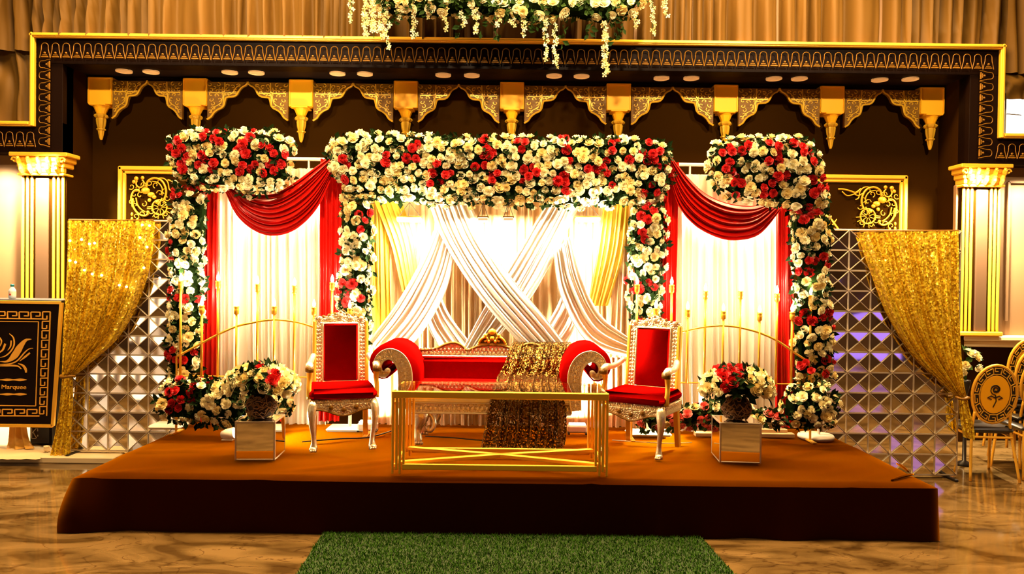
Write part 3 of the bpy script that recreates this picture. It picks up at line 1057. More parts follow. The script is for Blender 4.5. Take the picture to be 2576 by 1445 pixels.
def ornament(px, py, flip, label, tail):
    c = P(px, py, YB - 0.04)
    t = thing('gilt_ornament', label, 'ornament', c, 0, 'gilt scroll ornaments on the wall panels')
    u = 0.0048  # metres per photo pixel there
    S = -1 if flip else 1

    def tb(name, pts, r, n=6):
        m = MB()
        m.tube(cr([(S * x * u, 0, -y * u) for x, y in pts], max(8, len(pts) * 4)), r * .62, n)
        return m.build(name, MT['gold_orn'], t, smooth=True, local=True)

    def ring(name, cx, cy, r, rr, a0=0, a1=360):
        return tb(name, [(cx + r * math.cos(rad(a0 + (a1 - a0) * k / 10)), cy + r * math.sin(rad(a0 + (a1 - a0) * k / 10))) for k in range(11)], rr)
    # coordinates in photo pixels about the ornament's centre (about 110 x 110)
    tb('scroll', [(-48, 22), (-52, -2), (-46, -18), (-36, -22), (-30, -16)], 0.020)
    tb('scroll', [(-48, 0), (-46, 22), (-34, 38), (-18, 44), (-8, 38)], 0.020)
    tb('scroll', [(-40, -2), (-36, 16), (-26, 28), (-16, 34)], 0.014)
    tb('scroll', [(-14, -28), (-10, -44), (6, -52), (24, -46), (34, -30), (36, -12), (30, 6)], 0.022)
    tb('scroll', [(0, -44), (16, -40), (26, -26), (26, -8)], 0.013)
    tb('scroll', [(10, -50), (28, -52), (40, -42), (44, -24), (52, -20)], 0.013)
    ring('crown_scroll', -30, -38, 10, 0.016, -60, 220)
    ring('wheel', 20, 22, 19, 0.016, 0, 360)
    for k in range(9):
        a = 2 * PI * k / 9
        tb('spoke', [(20 + 4 * math.cos(a), 22 + 4 * math.sin(a)), (20 + 18 * math.cos(a), 22 + 18 * math.sin(a))], 0.008, 5)
    for a in (0.1, 0.5, 1.2, 1.7, 2.2):
        tb('ray', [(20 + 20 * math.cos(a), 22 + 20 * math.sin(a)), (20 + 30 * math.cos(a), 22 + 30 * math.sin(a))], 0.010, 5)
    tb('stem', [(26, -2), (24, 4), (20, 10), (16, 16)], 0.016)
    tb('bar', [(-12, 22), (4, 20)], 0.012)
    tb('bar', [(-12, 26), (4, 25)], 0.012)
    for (x, y, r, sx) in ((-16, -20, 9, 1.3), (-40, -50, 6, 1), (-46, -42, 5, 1), (-24, -52, 5, 1), (-2, -10, 7, 1.4), (6, -4, 5, 1.2), (-6, 4, 5, 1), (-50, 40, 5, .7), (-50, 52, 5, .7), (-36, 54, 5, .7), (-10, 34, 4, 1), (14, 8, 6, 1)):
        MB().ball((S * x * u, 0, -y * u), r * u, 8, 5, (sx, 0.5, 1)).build('boss', MT['gold_orn'], t, smooth=True, local=True)
    ro = random.Random(17)
    for (x, y) in ((-52, -30), (-44, -10), (-52, 10), (-42, 18), (-26, 40), (-40, 46), (-6, -40), (10, -34), (22, -44), (34, -20), (20, -14), (38, -2), (-20, -34), (-38, -26), (-20, 14), (0, 32), (36, 38), (-30, -8), (30, 12), (12, 44)):
        a0, sg = ro.uniform(0, 6.28), ro.choice((-1, 1))
        tb('curl', [(x + (2 + k * .9) * math.cos(a0 + sg * k * .75), y + (2 + k * .9) * math.sin(a0 + sg * k * .75)) for k in range(8)], 0.010, 5)
    leaf = [(40, -48), (52, -44), (60, -36)] if not tail else [(38, -48), (52, -38), (66, -42), (84, -46), (96, -46)]
    tb('leaf', leaf, 0.017)
    if tail:
        tb('leaf', [(44, -40), (60, -32), (74, -30), (86, -40)], 0.013)
        tb('leaf', [(34, -36), (44, -30), (54, -33)], 0.013)
    return t


ornament(382, 500, False, 'gilt scroll and wheel ornament on the left wall panel', False)
ornament(2203, 523, True, 'gilt scroll and wheel ornament with long leafy tail on the right wall panel', True)

# low cream platform at the left
pa = G(0, 1167, 0.0)
struct(MB().box(((-7.3 + P(290, 1155, 7.1).x) / 2, 7.78, 0.03), (P(290, 1155, 7.1).x + 7.3, 1.44, 0.06), 0.008).build('trim_9', MT['slab']))

# ================================================================== STAGE
fl, fr = G(203, 1190, ST), G(2378, 1223, ST)
bl, br = G(398, 1092, ST), G(2112, 1104, ST)
SX0, SX1, SY0, SY1 = (fl.x + bl.x) / 2, (fr.x + br.x) / 2, (fl.y + fr.y) / 2, 7.2
stage = thing('stage', 'low stage covered in dark brown cloth, carrying the sofa', 'stage', ((SX0 + SX1) / 2, (SY0 + SY1) / 2, 0))
rs = random.Random(2)
rows = []
NXs, NYs = 90, 36
fold = [(rs.uniform(SX0, SX1), rs.uniform(SY0, SY1), rs.uniform(0, PI), rs.uniform(.2, .6)) for _ in range(26)]


def stage_z(x, y):
    z = ST - 0.012
    z += 0.003 * math.sin(2.1 * x + 1.3 * y) + 0.002 * math.sin(5.3 * y + 1.7 * x + 1)
    for fx, fy, fa, fl_ in fold:
        dx, dy = x - fx, y - fy
        l = dx * math.cos(fa * .3) + dy * math.sin(fa * .3)
        q = -dx * math.sin(fa * .3) + dy * math.cos(fa * .3)
        z += 0.008 * math.exp(-(q / 0.03) ** 2 - (l / fl_) ** 2)
    e = min(x - SX0, SX1 - x, y - SY0, 0.06)
    z -= 0.02 * (1 - max(e, 0) / 0.06) ** 2
    return z


for j in range(NYs + 1):
    y = SY0 + (SY1 - SY0) * (j / NYs)
    rows.append([(SX0 + (SX1 - SX0) * i / NXs, y, stage_z(SX0 + (SX1 - SX0) * i / NXs, y)) for i in range(NXs + 1)])
MB().grid(rows).build('top_cloth', MT['stage_cloth'], stage, True)
# skirt: left side, front, right side; hangs in slow folds
path = [(SX0, SY0 + (SY1 - SY0) * (1 - k / 20)) for k in range(20)] + [(SX0 + (SX1 - SX0) * k / 90, SY0) for k in range(91)] + \
       [(SX1, SY0 + (SY1 - SY0) * (k + 1) / 20) for k in range(20)]
rows = []
for r_ in range(9):
    v = r_ / 8
    row = []
    for i, (x, y) in enumerate(path):
        nx = -1 if i < 20 else (1 if i > 110 else 0)
        ny = -1 if 20 <= i <= 110 else 0
        if i == 20:
            nx, ny = -.7, -.7
        if i == 110:
            nx, ny = .7, -.7
        o = 0.012 * v * math.sin(1.9 * x + 2 * y) + 0.010 * v * math.sin(5.1 * x + 1) + 0.016 * v
        if x > 1.0:
            o += 0.02 * v * math.sin(7 * x) + 0.012 * v * math.sin(13.0 * x + 1)
        if i < 26:
            o += 0.10 * math.sin(min(1, v * 1.1) * PI / 2) * (1 if i < 20 else (26 - i) / 6)
        zt_ = stage_z(x, y)
        row.append((x + nx * o, y + ny * o, zt_ * (1 - v) + 0.004 * v))
    rows.append(row)
MB().grid(rows).build('skirt_cloth', MT['stage_cloth'], stage, True)
core = MB().box(((SX0 + SX1) / 2, (SY0 + SY1) / 2, ST / 2 - 0.03), (SX1 - SX0 - 0.06, SY1 - SY0 - 0.06, ST - 0.1), 0.01)
core.build('deck', MT['wood'], stage)
hem = MB()
for (a, b, hh) in (((SX1 - 0.28, SY0 + 0.10), (SX1 - 0.02, SY0 + 0.28), 0.011), ((SX1 - 0.02, SY0 + 0.35), (SX1 + 0.02, SY0 + 0.6), 0.011)):
    hem.tube(cr([(a[0], a[1], ST - 0.002), ((a[0] + b[0]) / 2, (a[1] + b[1]) / 2, ST + 0.004), (b[0], b[1], ST - 0.002)], 10), [hh * (0.5 + 0.5 * math.sin(PI * k / 9)) for k in range(10)], 6)
hem.build('bunched_hem', MT['stage_cloth'], stage, True)

# -------- grass runner before the stage
c1, c2 = G(826, 1318, 0.02), G(1735, 1318, 0.02)
d1, d2 = G(745, 1445, 0.02), G(1850, 1445, 0.02)


def ext(a, b, y):
    t_ = (y - a.y) / (b.y - a.y)
    return a.x + (b.x - a.x) * t_


yN, yF_ = 3.6, SY0 - 0.03
quad = [(ext(c1, d1, yF_), yF_), (ext(c2, d2, yF_), yF_), (ext(c2, d2, yN), yN), (ext(c1, d1, yN), yN)]
run = thing('grass_runner', 'green artificial grass runner laid on the marble before the stage', 'carpet', ((quad[0][0] + quad[1][0]) / 2, (yN + yF_) / 2, 0))
mb = MB()
vsq = [(x, y, z) for z in (0.003, 0.014) for x, y in quad]
mb.add(vsq, [(0, 1, 2, 3), (7, 6, 5, 4), (0, 4, 5, 1), (1, 5, 6, 2), (2, 6, 7, 3), (3, 7, 4, 0)])
mb.build('backing', MT['grass_back'], run)
rg = random.Random(11)
mb = MB()
V, Fc = mb.v, mb.f
for k in range(62000):
    t_ = rg.random()
    y = yN + (yF_ - yN) * t_
    xa, xb = ext(c1, d1, y), ext(c2, d2, y)
    x = xa + (xb - xa) * rg.random()
    a = rg.uniform(0, 6.28)
    h_ = rg.uniform(0.010, 0.024)
    w_ = rg.uniform(0.0025, 0.005)
    lx, ly = rg.uniform(-.014, .014), rg.uniform(-.014, .014)
    o_ = len(V)
    V += [(x - w_ * math.cos(a), y - w_ * math.sin(a), 0.012), (x + w_ * math.cos(a), y + w_ * math.sin(a), 0.012), (x + lx, y + ly, 0.012 + h_)]
    Fc.append((o_, o_ + 1, o_ + 2))
mb.build('grass_pile', MT['grass'], run, kind='stuff')

# ================================================================== BACKDROP CLOTHS
YBK = 7.04
gS = 'pleated cloths of the backdrop'


def vcloth(name, label, pl, pr, ytop, ybot, Y, npl, amp, seed, matk, group=None, nv=30, drift=0.5):
    """vertical cloth between photo columns pl (top,bottom) and pr"""
    a = [P(pl[0], ytop, Y), P(pl[1], ybot, Y)]
    b = [P(pr[0], ytop, Y), P(pr[1], ybot, Y)]
    for q in (a[1], b[1]):
        q.z = max(q.z, ST + 0.012)
    m = MB()
    drape(m, a, b, npl, amp, nv, seed, drift=drift)
    return tag(m.build(name, MT[matk], None, True), label, 'curtain', group)


vcloth('backdrop_curtain', 'pleated champagne curtain behind the crossed white sashes and sofa', (925, 925), (1602, 1602), 470, 1092, YBK + 0.04, 30, 0.050, 21, 'back_cloth')
vcloth('backdrop_curtain', 'white pleated curtain behind the left candle stand', (540, 540), (822, 822), 424, 1080, YBK, 15, 0.042, 22, 'white_cloth')
vcloth('backdrop_curtain', 'white pleated curtain behind the right candle stand', (1694, 1694), (1968, 1968), 440, 1095, YBK - 0.10, 13, 0.040, 23, 'white_cloth')
gR = 'red side curtains'
vcloth('side_curtain', 'red curtain hanging at the outer edge of the left white panel', (508, 505), (552, 548), 430, 1060, YBK - 0.10, 3.2, 0.045, 31, 'red_cloth', gR)
vcloth('side_curtain', 'red curtain between the left white panel and the centre arch', (806, 800), (862, 856), 400, 1060, YBK - 0.10, 4.2, 0.045, 32, 'red_cloth', gR)
vcloth('side_curtain', 'red curtain between the centre arch and the right white panel', (1664, 1662), (1708, 1694), 410, 1070, YBK - 0.18, 3.6, 0.045, 33, 'red_cloth', gR)
vcloth('side_curtain', 'red curtain hanging at the outer edge of the right white panel', (1954, 1948), (1992, 2000), 500, 1075, YBK - 0.18, 3.4, 0.045, 34, 'red_cloth', gR)


def swag(name, label, up, lo, Y, npl, amp, seed, matk, cat='swag', group=None, nv=44):
    m = MB()
    up = [P(x, y, Y + (0.0 if len(q_) < 3 else q_[2])) for q_ in up for x, y in [q_[:2]]]
    lo = [P(x, y, Y - 0.05 + (0.0 if len(q_) < 3 else q_[2])) for q_ in lo for x, y in [q_[:2]]]
    drape(m, up, lo, npl, amp, nv, seed, nrm=(0, -0.8, -0.6), per=12, drift=0.5)
    return tag(m.build(name, MT[matk], None, True), label, cat, group)


gW = 'red satin swags'
swag('satin_swag', 'red satin swag sweeping across the top of the left white panel',
     [(596, 470), (640, 488), (690, 486), (740, 458), (790, 422), (828, 396)],
     [(568, 480), (598, 540), (645, 578), (695, 588), (750, 570), (800, 520), (838, 440)], YBK - 0.16, 9.5, 0.046, 41, 'red_cloth', 'swag', gW)
swag('satin_swag', 'red satin swag sweeping across the top of the right white panel',
     [(1692, 400), (1730, 448), (1775, 490), (1830, 515), (1890, 522), (1935, 512)],
     [(1680, 425), (1704, 510), (1745, 562), (1800, 592), (1850, 600), (1910, 584), (1965, 522)], YBK - 0.24, 9.5, 0.046, 42, 'red_cloth', 'swag', gW)

gX = 'white sashes crossing behind the sofa'
gY = 'yellow drapes at the sides of the backdrop'


def sash(label, A, B, Y, npl, amp, seed, matk='white_sash', group=gX, name='sash'):
    m = MB()
    a = [P(x, y, Y + dy) for x, y, dy in A]
    b = [P(x, y, Y + dy) for x, y, dy in B]
    drape(m, a, b, npl, amp, 40, seed, per=11, drift=0.45)
    return tag(m.build(name, MT[matk], None, True), label, 'drape', group)


# yellow drapes
sash('yellow drape hanging straight down beside the left flower column', [(934, 500, 0), (938, 900, 0)], [(975, 500, 0), (988, 900, 0)], YBK - 0.03, 4, 0.03, 51, 'yellow_cloth', gY, 'side_drape')
sash('yellow drape slanting from the top left towards the first white sash', [(940, 505, 0), (985, 620, 0), (1012, 735, 0)], [(1010, 500, 0), (1040, 600, 0), (1052, 700, 0)], YBK - 0.07, 5, 0.03, 52, 'yellow_cloth', gY, 'side_drape')
sash('yellow drape slanting inward from the top right flower column', [(1520, 505, 0), (1502, 640, 0), (1478, 770, 0)], [(1584, 510, 0), (1570, 640, 0), (1530, 770, 0)], YBK - 0.07, 6, 0.03, 53, 'yellow_cloth', gY, 'side_drape')
sash('tan drape hanging straight down beside the right flower column', [(1548, 520, 0), (1530, 900, 0)], [(1592, 520, 0), (1590, 900, 0)], YBK - 0.03, 4, 0.03, 54, 'back_cloth', gY, 'side_drape')
# white sashes
sash('wide white sash falling from top left across the middle to low right', [(1076, 505, 0), (1112, 600, 0), (1185, 720, 0), (1275, 830, 0), (1380, 930, .03)],
     [(1182, 505, 0), (1222, 600, 0), (1292, 706, 0), (1372, 800, 0), (1452, 905, .03)], YBK - 0.17, 8, 0.035, 61)
sash('white sash falling from top right and passing under the wide one', [(1378, 505, 0), (1300, 640, 0), (1215, 780, 0), (1150, 905, 0)],
     [(1462, 510, 0), (1398, 640, 0), (1322, 770, 0), (1200, 905, 0)], YBK - 0.11, 7, 0.03, 62)
sash('white sash sweeping from the left crossing down to the lower left corner', [(1100, 560, 0), (1062, 650, 0), (1000, 760, 0), (925, 862, 0)],
     [(1146, 640, 0), (1118, 740, 0), (1060, 840, 0), (985, 915, 0)], YBK - 0.13, 7, 0.032, 63)
sash('white sash curving from the right crossing down to the lower right corner', [(1436, 590, 0), (1462, 690, 0), (1510, 790, 0), (1592, 858, 0)],
     [(1392, 640, 0), (1412, 750, 0), (1482, 868, 0), (1596, 905, 0)], YBK - 0.15, 7, 0.034, 64)
sash('short white sash running from the left knot down to the sofa crest', [(1094, 700, 0), (1130, 790, 0), (1190, 870, 0), (1240, 930, 0)],
     [(1060, 760, 0), (1080, 830, 0), (1120, 900, 0), (1150, 950, 0)], YBK - 0.09, 5, 0.026, 65)
sash('short white sash running from the right knot down behind the throw', [(1432, 690, 0), (1396, 780, 0), (1330, 880, 0), (1290, 940, 0)],
     [(1462, 770, 0), (1440, 840, 0), (1400, 900, 0), (1360, 950, 0)], YBK - 0.09, 5, 0.026, 66)

# -------- pipe frames that carry the side panels
for (x0_, x1_, y_, xs_, lab) in ((700, 830, 396, 770, 'cream painted pipe frame carrying the left white panel'), (1690, 1800, 410, 1742, 'cream painted pipe frame carrying the right white panel')):
    Yp = YBK + 0.02 if x0_ < 1000 else YBK - 0.04
    a, b = P(x0_, y_, Yp), P(x1_, y_, Yp)
    t = thing('pipe_frame', lab, 'frame', (a.x, Yp + 0.1, ST), 0, 'pipe frames of the backdrop')
    far = P(540 if x0_ < 1000 else 1968, y_, Yp)
    lo_, hi_ = min(a.x, b.x, far.x), max(a.x, b.x, far.x)
    MB().box(((lo_ + hi_) / 2, Yp + 0.1, a.z), (hi_ - lo_, 0.035, 0.03), 0.006).build('top_rail', MT['white_paint'], t)
    MB().box(((lo_ + hi_) / 2, Yp + 0.1, P(x0_, y_ + 28, Yp).z), (hi_ - lo_, 0.03, 0.02), 0.006).build('lower_rail', MT['white_paint'], t)
    for x in (lo_ + 0.02, P(xs_, y_, Yp).x, hi_ - 0.02):
        MB().box((x, Yp + 0.1, (a.z + ST) / 2), (0.016, 0.03, a.z - ST), 0.004).build('post', MT['white_paint'], t)

# -------- flood lamps under the flower arch
for (px, hw_, lab) in ((1030, 32, 'hanging flood lamp at the left under the flower arch'), (1215, 14, 'small hanging flood lamp just left of the arch centre'),
                       (1279, 14, 'small hanging flood lamp just right of the arch centre'), (1478, 32, 'hanging flood lamp at the right under the flower arch')):
    q = P(px, 546, 6.70)
    u = 1 / F_PX * 6.70
    t = thing('flood_lamp', lab, 'lamp', (q.x, q.y, q.z + 0.1), 0, 'flood lamps under the flower arch')
    MB().tube([(q.x - hw_ * u, q.y, q.z), (q.x + hw_ * u, q.y, q.z)], 0.008, 8).build('bar', MT['gold_dark'], t)
    for dx in (-hw_ * .85, -3, hw_ * .9):
        MB().tube([(q.x + dx * u, q.y, q.z), (q.x, q.y, q.z + 0.13)], 0.0025, 5).build('wire', MT['black_metal'], t)
    MB().box((q.x, q.y, q.z - 0.022), (hw_ * 1.9 * u, 0.10, 0.028), 0.006).build('housing', MT['white_paint'], t)
    MB().box((q.x, q.y - 0.0, q.z - 0.040), (hw_ * 1.8 * u, 0.09, 0.012), 0.003).build('lamp_face', MT['lamp_face'], t)

# up-lights on the stage
for (px, py, lab) in ((925, 1082, 'small floor flood lamp glowing behind the left throne chair'), (1452, 1084, 'small floor flood lamp glowing behind the sofa throw')):
    q = P(px, py, 6.78)
    t = thing('floor_lamp', lab, 'lamp', (q.x, q.y, ST), 0, 'floor flood lamps')
    z = ST + 0.005
    MB().box((q.x, q.y, z + 0.05), (0.18, 0.10, 0.07), 0.015).build('housing', MT['white_paint'], t)
    MB().box((q.x, q.y + 0.005, z + 0.09), (0.15, 0.08, 0.012), 0.003).build('lamp_face', MT['lamp_face'], t)
    m = MB()
    for s in (-1, 1):
        m.bar((q.x + s * 0.08, q.y - 0.05, z + 0.008), (q.x + s * 0.08, q.y + 0.05, z + 0.008), 0.02, 0.016)
    m.build('foot', MT['black_metal'], t)
# the spot lamp lying beside the left mirror cube
q = G(575, 1108, ST)
t = thing('spot_lamp', 'small glowing spot lamp lying left of the mirror cube', 'lamp', (q.x, q.y, ST))
MB().lathe([(0.03, -0.06), (0.045, -0.02), (0.05, 0.05)], 14, (q.x, q.y, ST + 0.055), M=Matrix.Rotation(rad(80), 3, 'Y')).build('housing', MT['white_paint'], t, True)
MB().lathe([(0.045, 0.05), (0.03, 0.062), (0.004, 0.066)], 14, (q.x, q.y, ST + 0.055), M=Matrix.Rotation(rad(80), 3, 'Y')).build('lens', MT['lamp_face'], t, True)
MB().box((q.x, q.y, ST + 0.008), (0.10, 0.07, 0.012), 0.003).build('foot', MT['white_paint'], t)

# ================================================================== ROSES
def rose_mesh(name, m, seed, openness=1.0):
    rnd = random.Random(seed)
    b = MB()
    R = 0.046
    for ring, (cnt, r0, r1, h0, h1, lean) in enumerate(((3, .004, .013, .012, .036, .1), (4, .006, .022, .008, .038, .35), (5, .008, .034, .004, .032, .7), (6, .008, .046, .0, .020, 1.2))):
        a0 = rnd.uniform(0, 6.28)
        for k in range(cnt):
            a = a0 + 2 * PI * k / cnt + rnd.uniform(-.12, .12)
            wd = 2 * PI / cnt * 0.66
            s = rnd.uniform(.88, 1.1)
            rows_ = []
            for (v, rr, zz) in ((0, r0, h0), (.55, r0 + (r1 - r0) * .75, h0 + (h1 - h0) * .55), (1, r1 * s * (0.9 + .1 * openness), h1 * s)):
                row = []
                for u_ in (-1, 0, 1):
                    aa = a + u_ * wd * (0.45 + 0.55 * v if v < 1 else 0.72)
                    r_ = rr * (1.0 if u_ == 0 else 0.93)
                    z_ = zz - (0.006 * v if u_ else 0) + (-.004 * lean if v == 1 else 0)
                    row.append((r_ * math.cos(aa), r_ * math.sin(aa), z_))
                rows_.append(row)
            b.grid(rows_)
    b.ball((0, 0, 0.004), 0.022, 6, 4, (1, 1, .7))
    return b.mesh(name, m, True)


ROSE = {
    'white_rose': [rose_mesh('white_rose', MT['ivory'], s) for s in (1, 2, 3)] + [rose_mesh('white_rose', MT['cream'], s) for s in (4, 5)],
    'red_rose': [rose_mesh('red_rose', MT['red_petal'], s) for s in (6, 7, 8)],
    'pink_rose': [rose_mesh('pink_rose', MT['pink_petal'], s) for s in (9, 10)],
}


def add_leaf(mb, p, n, rnd, size=0.05):
    """a pointed, folded leaf growing out of p along direction n"""
    n = Vector(n).normalized()
    t = n.cross(Vector((rnd.uniform(-1, 1), rnd.uniform(-1, 1), rnd.uniform(-1, 1))))
    if t.length < 1e-3:
        t = n.orthogonal()
    t.normalize()
    s = n.cross(t)
    L = size * rnd.uniform(.7, 1.3)
    w_ = L * 0.28
    d_ = (t * 0.8 + n * rnd.uniform(.2, .9)).normalized()
    k = n * w_ * 0.4
    mb.add([p, p + d_ * L * .45 + s * w_ + k, p + d_ * L, p + d_ * L * .45 - s * w_ + k, p + d_ * L * .5],
           [(0, 1, 4), (1, 2, 4), (2, 3, 4), (3, 0, 4)])


def place_rose(kind, t, inv, p, n, rnd, s):
    q = Vector(n).to_track_quat('Z', 'Y') @ Quaternion((0, 0, 1), rnd.uniform(0, 6.28))
    return inst(kind, rnd.choice(ROSE[kind]), t, inv @ Vector(p), q, s)


def garland(t, polys, Y, depth, sp, red, seed, red_r=21, red_p=0.8, back=True, leaf=MT['leaf'], scale=1.0, redkind='red_rose', fillp=1.0, leafn=2.2):
    """roses over the front of the given photo-pixel polygons lying at depth Y; red = cluster centres in pixels"""
    rnd = random.Random(seed)
    inv = mat_up(t).inverted()
    u = Y / F_PX
    fol = MB()
    cor = MB()
    for poly in polys:
        W3 = [P(x, y, Y) for x, y in poly]
        pl = [(p.x, p.z) for p in W3]
        cx_ = sum(p[0] for p in pl) / len(pl)
        cz_ = sum(p[1] for p in pl) / len(pl)
        red3 = [(P(x, y, Y).x, P(x, y, Y).z) for x, y in red]
        xs_ = [p[0] for p in pl]
        zs_ = [p[1] for p in pl]
        R_ = 0.13
        pts = []
        row = 0
        z = min(zs_)
        while z < max(zs_):
            x = min(xs_) + (sp / 2 if row % 2 else 0)
            while x < max(xs_):
                pts.append((x + rnd.uniform(-.3, .3) * sp, z + rnd.uniform(-.3, .3) * sp))
                x += sp
            z += sp * 0.86
            row += 1
        for (x, z) in pts:
            if not inside(pl, x, z) or rnd.random() > fillp:
                continue
            d_, gx, gz_ = seg_dist(pl, x, z)
            k = min(d_ / R_, 1)
            yo = depth * math.sqrt(max(0, 1 - (1 - k) ** 2))
            gl = math.hypot(gx, gz_) or 1
            n = Vector((gx / gl * (1 - k) * 1.1, -(0.35 + .65 * k), gz_ / gl * (1 - k) * 1.1))
            n += Vector((rnd.uniform(-.4, .4), 0, rnd.uniform(-.4, .4)))
            p = Vector((x, Y - yo + rnd.uniform(-.02, .03), z))
            kind = 'white_rose'
            for (rx, rz) in red3:
                if math.hypot(x - rx, z - rz) < red_r * u * rnd.uniform(.75, 1.15) and rnd.random() < red_p:
                    kind = redkind
            place_rose(kind, t, inv, p, n, rnd, rnd.uniform(.78, 1.18) * scale)
        # leaves between and around the roses
        area_ = (max(xs_) - min(xs_)) * (max(zs_) - min(zs_))
        for _ in range(int(area_ / sp / sp * leafn)):
            x, z = rnd.uniform(min(xs_), max(xs_)), rnd.uniform(min(zs_), max(zs_))
            if not inside(pl, x, z):
                continue
            d_, gx, gz_ = seg_dist(pl, x, z)
            k = min(d_ / R_, 1)
            yo = depth * math.sqrt(max(0, 1 - (1 - k) ** 2)) * rnd.uniform(.85, 1.05)
            for __ in range(2):
                add_leaf(fol, Vector((x, Y - yo + 0.012, z)), (rnd.uniform(-.6, .6) + gx * 3, -1, rnd.uniform(-.6, .6) + gz_ * 3), rnd, 0.062 * scale)
        # rim of roses and leaves facing outwards
        nP = len(pl)
        for i in range(nP):
            a, b_ = Vector(pl[i - 1]), Vector(pl[i])
            L = (b_ - a).length
            for s_ in range(int(L / (sp * 1.15)) + 1):
                q = a.lerp(b_, (s_ + rnd.random()) / (int(L / (sp * 1.15)) + 1))
                o = Vector((q.x - cx_, q.y - cz_))
                e = (b_ - a)
                nn = Vector((e.y, -e.x)).normalized()
                if nn.dot(o) < 0:
                    nn = -nn
                ins = inside(pl, q.x - nn.x * .03, q.y - nn.y * .03)
                if not ins:
                    nn = -nn
                p = Vector((q.x - nn.x * .045, Y + rnd.uniform(-.05, .04), q.y - nn.y * .045))
                near_red = any(math.hypot(q.x - rx, q.y - rz) < red_r * u * .7 for rx, rz in red3)
                place_rose(redkind if near_red else 'white_rose', t, inv, p, (nn.x, rnd.uniform(-.6, .1), nn.y), rnd, rnd.uniform(.75, 1.1) * scale)
                add_leaf(fol, p, (nn.x, -.2, nn.y), rnd, 0.075 * scale)
                add_leaf(fol, p + Vector((0, -.02, 0)), (nn.x, -.6, nn.y), rnd, 0.07 * scale)
        # foam core
        ip = []
        for x, z in pl:
            dx, dz = cx_ - x, cz_ - z
            l = math.hypot(dx, dz) or 1
            ip.append((x + dx / l * min(.085, l * .5), z + dz / l * min(.085, l * .5)))
        cor.prism(ip, Y - depth * .5, Y + 0.04, 0.02)
    cor.build('flower_foam', MT['foam'], t)
    fol.build('foliage', leaf, t, kind='stuff')


# -------- the three flower arches
def base_plate(t, px, py, Y, w_, d_, h_):
    q = P(px, py, Y)
    m = MB()
    m.box((q.x, Y, ST + h_ / 2 + 0.004), (w_, d_, h_), h_ * .45)
    m.build('base_plate', MT['white_paint'], t)
    MB().tube([(q.x, Y, ST + h_), (q.x, Y, ST + 0.5)], 0.016, 8).build('stand_post', MT['white_paint'], t)


YA = 6.84
q = P(1260, 1085, YA)
ga = 'rose arches over the stage'
arch_c = thing('flower_arch', 'wide white and red rose arch over the sofa, standing on two flower columns', 'flower arch', (q.x, YA, ST), 0, ga)
red_c = [(885, 412), (880, 472), (970, 392), (968, 424), (1056, 374), (1042, 402), (1112, 438), (1130, 452), (1096, 462), (1215, 372), (1222, 400), (1205, 420), (1252, 448), (1244, 474), (1312, 372), (1336, 440), (1320, 452), (1428, 366), (1420, 398), (1412, 458), (1424, 470), (1476, 436), (1512, 430), (1532, 455), (1546, 376), (1562, 392), (1612, 376), (1622, 408), (1650, 412), (1618, 478), (1630, 490),
         (872, 560), (905, 570), (925, 545), (890, 725), (915, 740), (872, 740), (905, 900), (885, 850), (1612, 540), (1630, 530), (1606, 600), (1632, 610), (1592, 722), (1625, 720), (1602, 800), (1618, 812)]
garland(arch_c, [[(830, 372), (850, 342), (920, 334), (1000, 340), (1150, 342), (1300, 346), (1450, 348), (1560, 347), (1650, 352), (1684, 372), (1692, 420), (1685, 470), (1658, 512), (1580, 520), (1400, 524), (1250, 522), (1100, 520), (955, 512), (872, 482), (840, 448), (826, 410)],
                [(866, 484), (935, 500), (942, 600), (935, 720), (938, 800), (928, 905), (896, 908), (872, 850), (853, 760), (860, 600)],
                [(1586, 515), (1672, 510), (1676, 600), (1668, 720), (1658, 800), (1640, 900), (1592, 900), (1584, 800), (1580, 700), (1578, 600)]], YA, 0.15, 0.083, red_c, 101)
base_plate(arch_c, 880, 1085, YA, 0.40, 0.22, 0.035)
base_plate(arch_c, 1630, 1090, YA - 0.05, 0.40, 0.22, 0.035)

q = P(475, 1075, YA)
arch_l = thing('flower_arch', 'rose arch at the left, its single column beside the gold sequin curtain', 'flower arch', (q.x, YA, ST), 0, ga)
red_l = [(455, 375), (470, 395), (480, 420), (545, 345), (565, 350), (540, 410), (555, 420), (575, 340), (650, 345), (630, 385), (640, 400), (620, 430), (636, 425), (545, 430), (690, 375), (712, 405), (685, 420), (690, 440), (520, 415), (450, 484), (470, 488), (505, 480),
         (440, 610), (465, 625), (450, 640), (440, 745), (465, 750), (495, 755), (470, 890), (490, 885), (445, 900)]
garland(arch_l, [[(425, 372), (440, 335), (500, 325), (600, 322), (680, 328), (735, 350), (747, 372), (736, 420), (742, 455), (700, 490), (640, 496), (560, 486), (500, 478), (448, 445), (428, 405)],
                [(440, 468), (520, 478), (518, 600), (521, 720), (516, 800), (502, 900), (500, 960), (432, 960), (427, 850), (434, 700), (432, 600)]], YA, 0.15, 0.083, red_l, 102)
base_plate(arch_l, 425, 1080, YA, 0.30, 0.22, 0.04)

